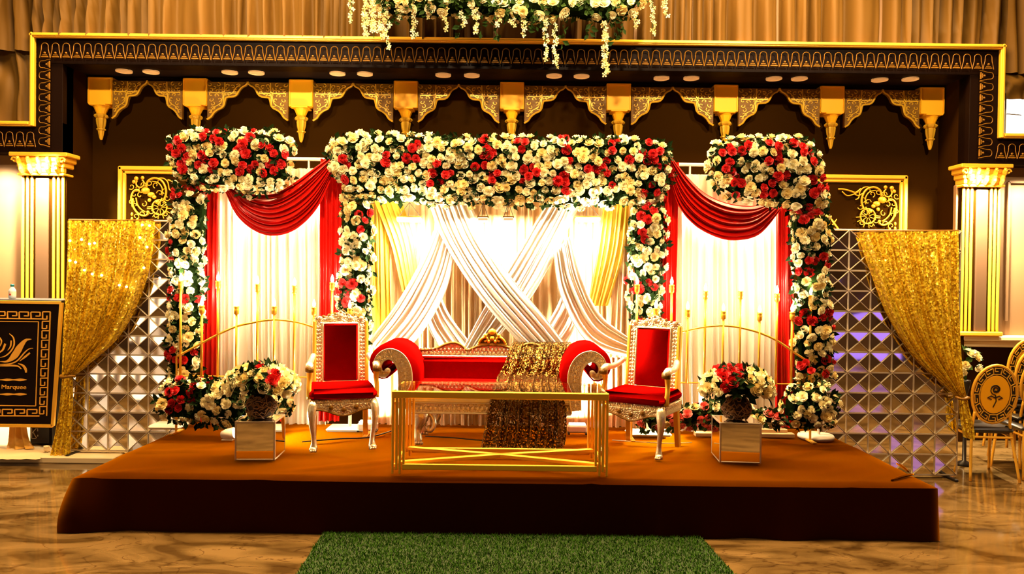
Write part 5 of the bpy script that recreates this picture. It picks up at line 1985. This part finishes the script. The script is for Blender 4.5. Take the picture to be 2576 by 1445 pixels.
# ================================================================== CANDLE STANDS
def candle_stand(Y, stems, arch, basey, label, lit):
    c = P(arch[len(arch) // 2][0], 1000, Y)
    t = thing('candle_stand', label, 'candle stand', (c.x, Y, ST), 0, 'gold arched candle stands')
    zb = None
    ap = cr([P(x, y, Y) for x, y in arch], 40)
    MB().tube(ap, .010, 7).build('arched_rail', MT['gold_metal'], t, True)
    a, b = P(arch[0][0], basey, Y), P(arch[-1][0], basey + 5, Y)
    zb = (a.z + b.z) / 2
    MB().tube([(a.x, Y, zb), (b.x, Y, zb)], .007, 6).build('base_rail', MT['gold_metal'], t)
    for s, x in ((1, a.x), (1, b.x), (1, (a.x + b.x) / 2)):
        m = MB()
        m.tube([(x, Y, zb), (x, Y, ST + .01)], .010, 6)
        m.box((x, Y, ST + .01), (.04, .22, .016), .004)
        m.build('foot', MT['gold_metal'], t)
    # end uprights from the arch to the base
    for (x, e) in ((a.x, ap[0]), (b.x, ap[-1])):
        MB().tube([e, (x, Y, zb)], .008, 6).build('upright', MT['gold_metal'], t)
    for i, (px, py) in enumerate(stems):
        p = P(px, py, Y)
        zt_ = p.z
        m = MB()
        m.tube([(p.x, Y, zb), (p.x, Y, zt_ - .07)], .011, 8)
        st_ = m.build('candle_stem', MT['gold_metal'], t, True)
        MB().lathe([(.013, -.078), (.022, -.070), (.024, -.03), (.020, -.022), (.024, -.016), (.024, -.004), (.012, 0)], 12, (p.x, Y, zt_)).build('socket', MT['gold_metal'], st_, True)
        MB().lathe([(.010, 0), (.014, .012), (.016, .026), (.011, .044), (.004, .062), (.001, .068)], 10, (p.x, Y, zt_)).build('bulb', MT['bulb'] if i in lit else MT['bulb_off'], st_, True)
        l_ = bpy.data.lights.new('bulb_light', 'POINT')
        l_.energy, l_.color, l_.shadow_soft_size = (9 if i in lit else 4.5), FLOOD, 0.014
        lo = bpy.data.objects.new('bulb_light', l_)
        COL.objects.link(lo)
        lo.location = (p.x, Y - .02, zt_ + .09)
    return t


candle_stand(6.62, [(455, 706), (508, 768), (549, 706), (595, 770), (648, 714), (690, 770), (741, 718), (790, 772), (836, 710), (880, 775)],
             [(444, 898), (500, 868), (549, 842), (595, 822), (648, 810), (690, 805), (741, 810), (790, 824), (836, 846), (885, 872), (925, 900)], 946,
             'gold arched candle stand in front of the left white curtain', {0, 1, 2, 8})
candle_stand(6.58, [(1603, 715), (1650, 775), (1690, 716), (1730, 778), (1775, 732), (1820, 782), (1863, 732), (1911, 786), (1955, 738), (1993, 784), (2040, 742)],
             [(1590, 890), (1640, 862), (1690, 842), (1730, 832), (1775, 823), (1820, 820), (1863, 825), (1911, 838), (1955, 858), (1993, 884), (2040, 915)], 962,
             'gold arched candle stand in front of the right white curtain', {8, })

# ================================================================== MIRROR SCREENS
def tile_mesh(tw, thh):
    """a bevelled square of mirror: four facets rising to the centre, ridge strips along both diagonals"""
    m = MB()
    g = .006
    w_, h_ = tw / 2 - .004, thh / 2 - .004
    ht = .007
    for k, (p, q_) in enumerate((((-w_, -h_), (w_, -h_)), ((w_, -h_), (w_, h_)), ((w_, h_), (-w_, h_)), ((-w_, h_), (-w_, -h_)))):
        a = Vector((p[0], 0, p[1]))
        b = Vector((q_[0], 0, q_[1]))
        c = Vector((0, -ht, 0))
        cen_ = (a + b + c) / 3
        a2, b2, c2 = [x + (cen_ - x) * .12 for x in (a, b, c)]
        m.add([a2, b2, c2, a + Vector((0, .012, 0)), b + Vector((0, .012, 0)), c + Vector((0, .010, 0))], [(0, 1, 2), (0, 3, 4, 1), (1, 4, 5, 2), (2, 5, 3, 0)])
    fac = m.mesh('mirror_tile', MT['mirror'])
    r = MB()
    for s in (-1, 1):
        r.bar((-w_, -.004, -s * h_), (-.0, -ht - .002, 0), .006, .019, (0, 1, 0))
        r.bar((w_, -.004, s * h_), (.0, -ht - .002, 0), .006, .019, (0, 1, 0))
    return fac, r.mesh('bevel_strip', MT['mirror_bevel'])


def mirror_screen(x0, x1, z0, z1, Y, nc, nr, label):
    t = thing('mirror_screen', label, 'screen', ((x0 + x1) / 2, Y, 0), 0, 'mirror tile screens')
    tw, thh = (x1 - x0) / nc, (z1 - z0) / nr
    fac, rid = tile_mesh(tw, thh)
    MB().box(((x0 + x1) / 2, Y + .03, (z0 + z1) / 2), (x1 - x0 + .01, .03, z1 - z0 + .01), .004).build('back_board', MT['mirror_dark'], t)
    inv = mat_up(t).inverted()
    rnd = random.Random(int(x0 * 100))
    for i in range(nc):
        for j in range(nr):
            c = Vector((x0 + (i + .5) * tw, Y + .002, z0 + (j + .5) * thh))
            qq = Quaternion((1, 0, 0), rnd.uniform(-.012, .012)) @ Quaternion((0, 0, 1), rnd.uniform(-.012, .012))
            o = inst('mirror_tile', fac, t, inv @ c, qq)
            inst('bevel_strip', rid, o, (0, 0, 0))
    # joint strips
    m = MB()
    for i in range(nc + 1):
        m.box((x0 + i * tw, Y + .006, (z0 + z1) / 2), (.016, .016, z1 - z0), .004)
    for j in range(nr + 1):
        m.box(((x0 + x1) / 2, Y + .006, z0 + j * thh), (x1 - x0, .015, .016), .004)
    m.build('joint_strip', MT['mirror_bevel'], t)
    for x in (x0 + .08, x1 - .08):
        m = MB()
        m.bar((x, Y - .14, max(.012, z0 - .02)), (x, Y + .22, max(.012, z0 - .02)), .03, .018)
        m.bar((x, Y + .06, z0), (x, Y + .06, z0 + .6), .025, .025)
        m.build('foot', MT['black_metal'], t)
    return t


YM1, YM2 = 7.24, 6.92
a, b = P(170, 553, YM1), P(171, 1158, YM1)
xr1 = P(170 + 51 * 6, 800, YM1).x
mirror_screen(P(171, 800, YM1).x, xr1, .085, a.z, YM1, 6, 12, 'silvery mirror tile screen behind the gold sequin curtain at the left')
a2, b2 = P(2412, 582, YM2), P(2414, 1200, YM2)
mirror_screen(P(2077, 800, YM2).x, P(2414, 800, YM2).x, .03, a2.z, YM2, 6, 12, 'mirror tile screen with violet reflections behind the right sequin curtain')

# gold sequin curtains gathered in front of the screens
gG = 'gold sequin curtains tied to the mirror screens'


def seq_curtain(label, outer, inner, tail_o, tail_i, Y, seed, rail):
    t = thing('sequin_curtain', label, 'curtain', P(*outer[0], Y), 0, gG)
    m = MB()
    drape(m, [P(x, y, Y) for x, y in outer], [P(x, y, Y) for x, y in inner], 11, .05, 60, seed, per=10, drift=.5)
    m.build('swept_cloth', MT['seq_gold'], t, True)
    m = MB()
    drape(m, [P(x, y, Y - .02) for x, y in tail_o], [P(x, y, Y - .02) for x, y in tail_i], 4, .03, 30, seed + 1, per=10, drift=.6)
    m.build('tail', MT['seq_gold'], t, True)
    c = P((outer[-1][0] + inner[-1][0]) / 2, (outer[-1][1] + inner[-1][1]) / 2, Y - .03)
    u = Y / F_PX
    m = MB()
    w_ = abs(inner[-1][0] - outer[-1][0]) * u / 2 + .02
    m.tube([(c.x + w_ * math.cos(k * PI / 8), c.y + .04 * math.sin(k * PI / 8), c.z + .006 * math.sin(k)) for k in range(16)], .014, 6, closed=True)
    m.build('tie_band', MT['gold_dark'], t, True)
    a, b = P(*outer[0], Y + .02), P(*inner[0], Y + .02)
    MB().tube([a + Vector((0, 0, .004)), b + Vector((0, 0, .004))], .010, 8).build('curtain_rod', MT['gold_dark'], t)
    return t


seq_curtain('gold sequin curtain gathered to the left over the left mirror screen',
            [(172, 556), (166, 680), (162, 800), (160, 900), (158, 945)], [(386, 556), (376, 660), (345, 760), (295, 850), (225, 915), (182, 950)],
            [(158, 945), (150, 1020), (138, 1090), (124, 1160)], [(184, 950), (184, 1020), (180, 1090), (176, 1150)], YM1 - .09, 81, 556)
seq_curtain('gold sequin curtain gathered to the right over the right mirror screen',
            [(2411, 582), (2410, 720), (2415, 860), (2422, 960), (2430, 1000)], [(2163, 584), (2195, 680), (2240, 800), (2300, 900), (2370, 965), (2412, 1004)],
            [(2430, 1000), (2440, 1040), (2448, 1080), (2450, 1108)], [(2412, 1004), (2416, 1040), (2420, 1075), (2424, 1100)], YM2 - .09, 84, 583)
# fairy lights pinned over the left curtain
t = thing('fairy_lights', 'string of tiny fairy lights glittering over the left sequin curtain', 'lights', P(280, 600, YM1 - .15))
fp = [(176, 606), (205, 603), (225, 614), (238, 612), (190, 660), (212, 680), (232, 690), (256, 693), (300, 718), (318, 722), (352, 598), (358, 566), (376, 568), (370, 622), (362, 674), (402, 700), (176, 656)]
m = MB()
order = [0, 1, 2, 3, 10, 11, 12, 13, 14, 15, 9, 8, 7, 6, 5, 4, 16]
m.tube(cr([P(*fp[k], YM1 - .145) for k in order], 80), .0012, 4)
m.build('wire', MT['gold_dark'], t)
for (x, y) in fp:
    MB().ball(P(x, y, YM1 - .15), .011, 8, 5).build('bulb', MT['bulb'], t, True)

# fretwork ornament beside the right column
t = thing('gold_fretwork', 'pierced gold fretwork corner showing above the right mirror screen', 'ornament', P(2070, 575, 7.05))
Yq = 7.02
u = Yq / F_PX
m = MB()
pl = [P(x, y, Yq) for x, y in ((2046, 530), (2066, 532), (2092, 554), (2112, 582), (2106, 594), (2046, 594))]
for i in range(len(pl)):
    m.bar(pl[i - 1], pl[i], .018, .018, (0, 1, 0))
c = P(2070, 592, Yq)
for k in range(9):
    a = rad(10 + 17 * k)
    r_ = .20 if 30 < math.degrees(a) < 100 else .13
    m.tube([c, c + Vector((math.cos(a) * r_ * .5, 0, math.sin(a) * r_ * .5)), c + Vector((math.cos(a + .1) * r_, 0, math.sin(a + .1) * r_))], [.006, .014, .004], 6)
m.tube([c + Vector((.07 * math.cos(k * PI / 8), 0, .07 * math.sin(k * PI / 8))) for k in range(9)], .008, 6)
m.build('pierced_panel', MT['gold_orn'], t, True)
MB().box((c.x - .06, Yq + .01, c.z / 2), (.03, .02, c.z), .004).build('post', MT['gold_dark'], t)

# ================================================================== SIGN COUNTER AT THE LEFT
YS_ = 7.34
t = thing('sign_counter', 'black counter front with gold key border, lotus emblem and gold trim', 'counter', (P(0, 1070, YS_).x, YS_ + .2, .06))


def SP3(x, y, dy=0.0):
    return P(x, y, YS_ + dy)


def strip(mb, a, b, w_, dy=-.006, th_=.012):
    mb.bar(SP3(*a, dy), SP3(*b, dy), th_, w_, (0, 1, 0))


cor = [(-158, 758), (155, 762), (133, 1072), (-138, 1070)]
pl = [(SP3(x, y).x, SP3(x, y).z) for x, y in cor]
MB().prism(pl, YS_, YS_ + .05, .004).build('front_panel', MT['sign_black'], t)
u = YS_ / F_PX
for k in range(4):
    m = MB()
    strip(m, cor[k - 1], cor[k], .030, -.006, .03)
    m.build('gold_trim', MT['gold'], t)
m = MB()
m.box(((pl[0][0] + pl[1][0]) / 2, YS_ + .24, pl[0][1] + .010), (pl[1][0] - pl[0][0] + .02, .5, .03), .006)
m.build('counter_top', MT['black'], t)
for x in (pl[3][0] + .05, pl[2][0] - .05):
    m = MB()
    m.box((x, YS_ + .28, (pl[0][1] + .06) / 2), (.05, .36, pl[0][1] - .07), .008)
    m.build('side_leg', MT['black'], t)
# Greek key border
m = MB()
UN = [((0, 0), (1, 0)), ((0, 0), (0, 1)), ((0, 1), (.78, 1)), ((.78, 1), (.78, .42)), ((.78, .42), (.40, .42))]


def key_run(mb, f0, f1, n_):
    """f0(s), f1(s): photo points on the outer and inner border line for s in 0..1"""
    for k in range(n_):
        for (a, b) in UN:
            q_ = []
            for (uu, vv) in (a, b):
                s_ = (k + uu) / n_
                p0, p1 = f0(s_), f1(s_)
                q_.append((p0[0] + (p1[0] - p0[0]) * vv, p0[1] + (p1[1] - p0[1]) * vv))
            if math.hypot(q_[0][0] - q_[1][0], q_[0][1] - q_[1][1]) > .5:
                mb.bar(SP3(*q_[0], -.003), SP3(*q_[1], -.003), .010, .0145, (0, 1, 0))


lerp2 = lambda a, b: (lambda s_: (a[0] + (b[0] - a[0]) * s_, a[1] + (b[1] - a[1]) * s_))
key_run(m, lerp2((127, 785), (118, 1047)), lerp2((108, 785), (100, 1047)), 11)
key_run(m, lerp2((-128, 800), (108, 803)), lerp2((-128, 783), (108, 786)), 8)
key_run(m, lerp2((-118, 1046), (100, 1047)), lerp2((-118, 1030), (100, 1031)), 7)
key_run(m, lerp2((-127, 785), (-118, 1047)), lerp2((-108, 785), (-100, 1047)), 11)
m.build('key_border', MT['lettering'], t)
m = MB()
ir = [(-95, 808), (97, 810), (90, 1022), (-88, 1020)]
for k in range(4):
    strip(m, ir[k - 1], ir[k], .008, -.003, .008)
m.build('inner_line', MT['lettering'], t)


# lotus emblem: tapered brush strokes
def stroke(mb, pts, wds):
    c3 = cr([SP3(x, y, -.003) for x, y in pts], 18)
    n_ = len(c3)
    L_, R_ = [], []
    for k, p in enumerate(c3):
        tt = (c3[min(k + 1, n_ - 1)] - c3[max(k - 1, 0)]).normalized()
        nn = Vector((-tt.z, 0, tt.x))
        s_ = k / (n_ - 1) * (len(wds) - 1)
        i_ = min(int(s_), len(wds) - 2)
        w_ = (wds[i_] + (wds[i_ + 1] - wds[i_]) * (s_ - i_)) * u / 2
        L_.append(p + nn * w_)
        R_.append(p - nn * w_)
    rows_ = [[l, l + Vector((0, -.005, 0)), r_ + Vector((0, -.005, 0)), r_] for l, r_ in zip(L_, R_)]
    mb.grid(rows_)


m = MB()
for s in (1, -1):
    X = lambda pts: [(s * x, y) for x, y in pts]
    stroke(m, X([(0, 910), (20, 909), (38, 894), (52, 872), (66, 856), (80, 854)]), [1, 6, 17, 17, 9, 1])
    stroke(m, X([(0, 900), (14, 896), (28, 884), (36, 868), (34, 850), (24, 840)]), [1, 3, 3.5, 3.5, 3, 1])
    stroke(m, X([(20, 882), (27, 872), (29, 857)]), [1, 3.5, 3])
    stroke(m, X([(0, 887), (8, 880), (14, 865)]), [3, 5, 5])
    stroke(m, X([(0, 850), (4, 858), (3, 866), (0, 872)]), [2, 3, 3, 2])
    stroke(m, X([(0, 918), (24, 916), (44, 908), (62, 888), (74, 878), (84, 877)]), [3, 3, 3, 3.5, 3, 1])
    stroke(m, X([(50, 909), (64, 898), (76, 888)]), [1, 5, 4])
    stroke(m, X([(0, 920), (30, 920), (46, 922), (54, 929)]), [4, 5, 4, 1.5])
    stroke(m, X([(46, 915), (58, 920), (65, 930), (66, 938)]), [1, 4, 6, 4])
    for y in (956, 992.5):
        stroke(m, X([(0, y), (10, y), (20, y), (28, y), (36, y), (44, y), (50, y), (60, y), (68, y)]), [2, 3.5, 6, 5, 2.5, 4.5, 6.5, 4.5, 1])
m.build('lotus_emblem', MT['lettering'], t)
# lettering under the emblem
cu = bpy.data.curves.new('lettering', 'FONT')
cu.body = 'Marquee'
cu.size = 14.5 * u
cu.extrude = .002
cu.align_x = 'LEFT'
to = bpy.data.objects.new('lettering', cu)
COL.objects.link(to)
bpy.context.view_layer.update()
me = bpy.data.meshes.new_from_object(to.evaluated_get(bpy.context.evaluated_depsgraph_get()))
bpy.data.objects.remove(to)
wtx = max(v.co.x for v in me.vertices)
sc_ = 63 * u / wtx
lo_ = bpy.data.objects.new('lettering', me)
me.materials.clear()
me.materials.append(MT['lettering'])
COL.objects.link(lo_)
lo_.parent = t
lo_.location = mat_up(t).inverted() @ SP3(3, 978.5, -.004)
lo_.rotation_euler = (PI / 2, 0, 0)
lo_.scale = (sc_, 1.0, 1)

# bottle on the counter
zt_ = pl[0][1] + .027
q = P(31, 750, YS_ + .12)
t2 = thing('water_bottle', 'small clear bottle with teal cap standing on the sign counter', 'bottle', (q.x, q.y, zt_))
MB().lathe([(.028, 0), (.034, .006), (.034, .035), (.031, .05), (.034, .065), (.033, .085), (.016, .115), (.014, .125)], 14, (q.x, q.y, zt_ + .002)).build('body', MT['plastic'], t2, True)
MB().lathe([(.0345, .030), (.0345, .072)], 14, (q.x, q.y, zt_ + .002), cap=False).build('paper_label', MT['white_paint'], t2, True)
MB().lathe([(.017, .122), (.017, .142), (.013, .146)], 12, (q.x, q.y, zt_ + .002)).build('cap', MT['teal'], t2, True)
MB().ball((q.x, q.y - .034, zt_ + .045), .010, 8, 4, (1, .2, 1)).build('red_mark', MT['label_red'], t2)

# loudspeaker and amber cloth under the counter
a, b = P(72, 1074, 7.52), P(128, 1112, 7.52)
t3 = thing('loudspeaker', 'black loudspeaker box standing under the sign counter', 'speaker', ((a.x + b.x) / 2, 7.62, .062))
MB().box(((a.x + b.x) / 2, 7.64, .20), (b.x - a.x, .22, .27), .012).build('cabinet', MT['black'], t3)
MB().box(((a.x + b.x) / 2, 7.527, .19), (b.x - a.x - .03, .012, .22), .004).build('grille', MT['black_metal'], t3)
m = MB()
kx = P(85, 1088, 7.51)
for (p0, p1) in (((-.026, .05), (-.026, -.05)), ((-.026, -.004), (.022, .05)), ((-.012, .010), (.024, -.05)), ((-.026, -.056), (.018, -.056)), ((.036, .05), (.036, .018)), ((.036, -.018), (.036, -.036))):
    m.bar((kx.x + p0[0], 7.518, kx.z + p0[1] - .01), (kx.x + p1[0], 7.518, kx.z + p1[1] - .01), .006, .008, (0, 1, 0))
m.build('printed_mark', MT['grey_print'], t3)
m = MB()
drape(m, [P(26, 1060, 7.42), P(22, 1112, 7.42), P(20, 1130, 7.36)], [P(64, 1060, 7.42), P(72, 1105, 7.42), P(84, 1130, 7.30)], 3, .035, 20, 91)
for i, v in enumerate(m.v):
    m.v[i] = (v[0], v[1], max(v[2], .064))
tag(m.build('amber_cloth', MT['orange_cloth'], None, True), 'amber cloth hanging from under the sign counter onto the cream platform', 'cloth')
# crumpled pale paper by the curtain tail
q = P(118, 1118, 7.25)
mb = MB()
mb.ball((q.x, q.y, .095), .035, 7, 5, (1, 1, .9))
rq = random.Random(4)
mb.v = [(v[0] + rq.uniform(-.01, .01), v[1] + rq.uniform(-.01, .01), v[2] + rq.uniform(-.006, .008)) for v in mb.v]
tag(mb.build('crumpled_paper', MT['slab']), 'crumpled pale paper on the cream platform by the sequin curtain tail', 'paper')
m = MB()
rows = []
for i in range(12):
    row = []
    for j in range(12):
        x, y = G(-30 + 12 * j, 1120 + i * 3.4, .062).xy
        row.append((x, y, .064 + .006 * abs(math.sin(i * 1.3 + j * .8) * math.sin(j * 1.1 - i * .4))))
    rows.append(row)
m.grid(rows)
tag(m.build('cream_cloth', MT['slab'], None, True), 'rumpled cream cloth lying on the low platform under the counter', 'cloth')

# ================================================================== DINING CHAIRS AT THE RIGHT
def make_dining():
    t = thing('dining_chair', '', 'chair', (0, 0, 0), 0, 'gold oval-back chairs at the right')
    B = lambda mb, n, mk, p=t, sm=False: mb.build(n, MT[mk], p, sm, local=True)
    zc_, rx, rz = .81, .195, .275
    tilt = Matrix.Rotation(rad(8), 3, 'X')
    T = lambda x, y, z: tuple(tilt @ Vector((x, y, z - .5)) + Vector((0, -.19, .5)))
    N = 28
    E = lambda k, s_: (rx * s_ * math.cos(2 * PI * k / N), rz * s_ * math.sin(2 * PI * k / N) + zc_)
    m = MB()
    m.tube([T(E(k, 1)[0], 0, E(k, 1)[1]) for k in range(N)], .014, 6, closed=True)
    rim = B(m, 'back_rim', 'gold_metal', t, True)
    m = MB().prism([E(k, .97) for k in range(N)], -.008, .012, .003)
    m.v = [T(*v) for v in m.v]
    pn = B(m, 'back_panel', 'black')
    m = MB().prism([E(k, .66) for k in range(N)], -.014, -.004, .003)
    m.v = [T(*v) for v in m.v]
    B(m, 'oval_plate', 'gold_flat', pn)
    # key band between the plate and the rim
    m = MB()
    n_ = 14
    for k in range(n_):
        for (a, b) in UN:
            q_ = []
            for (uu, vv) in (a, b):
                an = 2 * PI * (k + uu) / n_
                s_ = .72 + .20 * vv
                q_.append(Vector(T(rx * s_ * math.cos(an), -.012, rz * s_ * math.sin(an) + zc_)))
            if (q_[0] - q_[1]).length > .004:
                m.bar(q_[0], q_[1], .007, .009, (0, 1, 0))
    B(m, 'key_band', 'gold_metal', pn)
    # rose on the plate
    m = MB()
    for k in range(3):
        pts = []
        for i in range(12):
            a = i * .62 + k * 2.1
            r_ = .012 + .045 * i / 12 * (.6 + .2 * k)
            pts.append(T(r_ * math.cos(a), -.016, zc_ + .05 + r_ * math.sin(a)))
        m.tube(pts, .005, 5)
    m.tube([T(0, -.016, zc_), T(.012, -.016, zc_ - .06), (T(-.01, -.016, zc_ - .12))], .005, 5)
    for s in (-1, 1):
        m.tube([T(0, -.016, zc_ - .03), T(s * .035, -.016, zc_ - .012), T(s * .065, -.016, zc_ - .03), T(s * .03, -.016, zc_ - .045)], .006, 5)
    B(m, 'rose_relief', 'black', pn)
    # frame
    for s in (-1, 1):
        m = MB()
        up = T(s * rx * .80, 0, zc_ - rz * .62)
        m.tube(cr([up, (s * .165, -.185, .50), (s * .178, -.20, .38), (s * .215, -.27, .0)], 12), .013, 7)
        B(m, 'leg', 'gold_metal', t, True)
        m = MB()
        m.tube(cr([(s * .19, .21, .44), (s * .20, .23, .25), (s * .215, .26, .0)], 8), .013, 7)
        B(m, 'leg', 'gold_metal', t, True)
    m = MB()
    for (a, b) in (((-.18, -.20, .40), (.18, -.20, .40)), ((-.19, .21, .43), (.19, .21, .43)), ((-.18, -.20, .40), (-.19, .21, .43)), ((.18, -.20, .40), (.19, .21, .43))):
        m.tube([a, b], .012, 6)
    B(m, 'seat_frame', 'gold_metal')
    m = MB()
    m.box((0, 0.0, .465), (.40, .42, .06), .025)
    B(m, 'seat', 'seat_black', t, True)
    return t


dc = make_dining()
dc.location = (4.50, 7.06, 0.002)
dc.rotation_euler = (0, 0, rad(-6))
dc['label'] = 'gold chair with key-patterned oval back, standing alone beside the mirror screen'
labs = ['lowest and nearest gold oval-back chair of the stack', 'second gold oval-back chair up in the stack', 'third gold oval-back chair up in the stack', 'topmost and rearmost gold oval-back chair of the stack']
for k, (x, y, z) in enumerate(((5.02, 7.12, .002), (5.08, 7.26, .072), (5.12, 7.40, .142), (5.14, 7.54, .212))):
    c = copy_tree(dc)
    c.location = (x, y, z)
    c.rotation_euler = (0, 0, rad(-4))
    c['label'] = labs[k]
# white flowers behind
YB_ = 7.42
q = P(2430, 915, YB_)
t4 = thing('flower_vase', 'small cream flower bunch in a vase behind the right sequin curtain', 'vase', (q.x, YB_, 0))
MB().lathe([(.07, .002), (.075, .02), (.02, .05), (.016, .45), (.02, .72), (.05, .84), (.045, .86)], 14, (q.x, YB_, 0)).build('vase', MT['black'], t4, True)
rz_ = random.Random(8)
inv = mat_up(t4).inverted()
fol = MB()
for k in range(22):
    d_ = Vector((rz_.uniform(-1, 1), rz_.uniform(-1, .4), rz_.uniform(-.5, 1))).normalized()
    p = Vector((q.x, YB_, q.z)) + Vector((d_.x * .13, d_.y * .10, d_.z * .13))
    place_rose('white_rose', t4, inv, p, d_, rz_, rz_.uniform(.8, 1.1))
    add_leaf(fol, p - d_ * .03, d_, rz_, .09)
    add_leaf(fol, p - d_ * .03, d_ + Vector((0, 0, .5)), rz_, .09)
fol.tube([(q.x, YB_, .84), (q.x, YB_, q.z)], .012, 6)
fol.build('foliage', MT['leaf_light'], t4, kind='stuff')
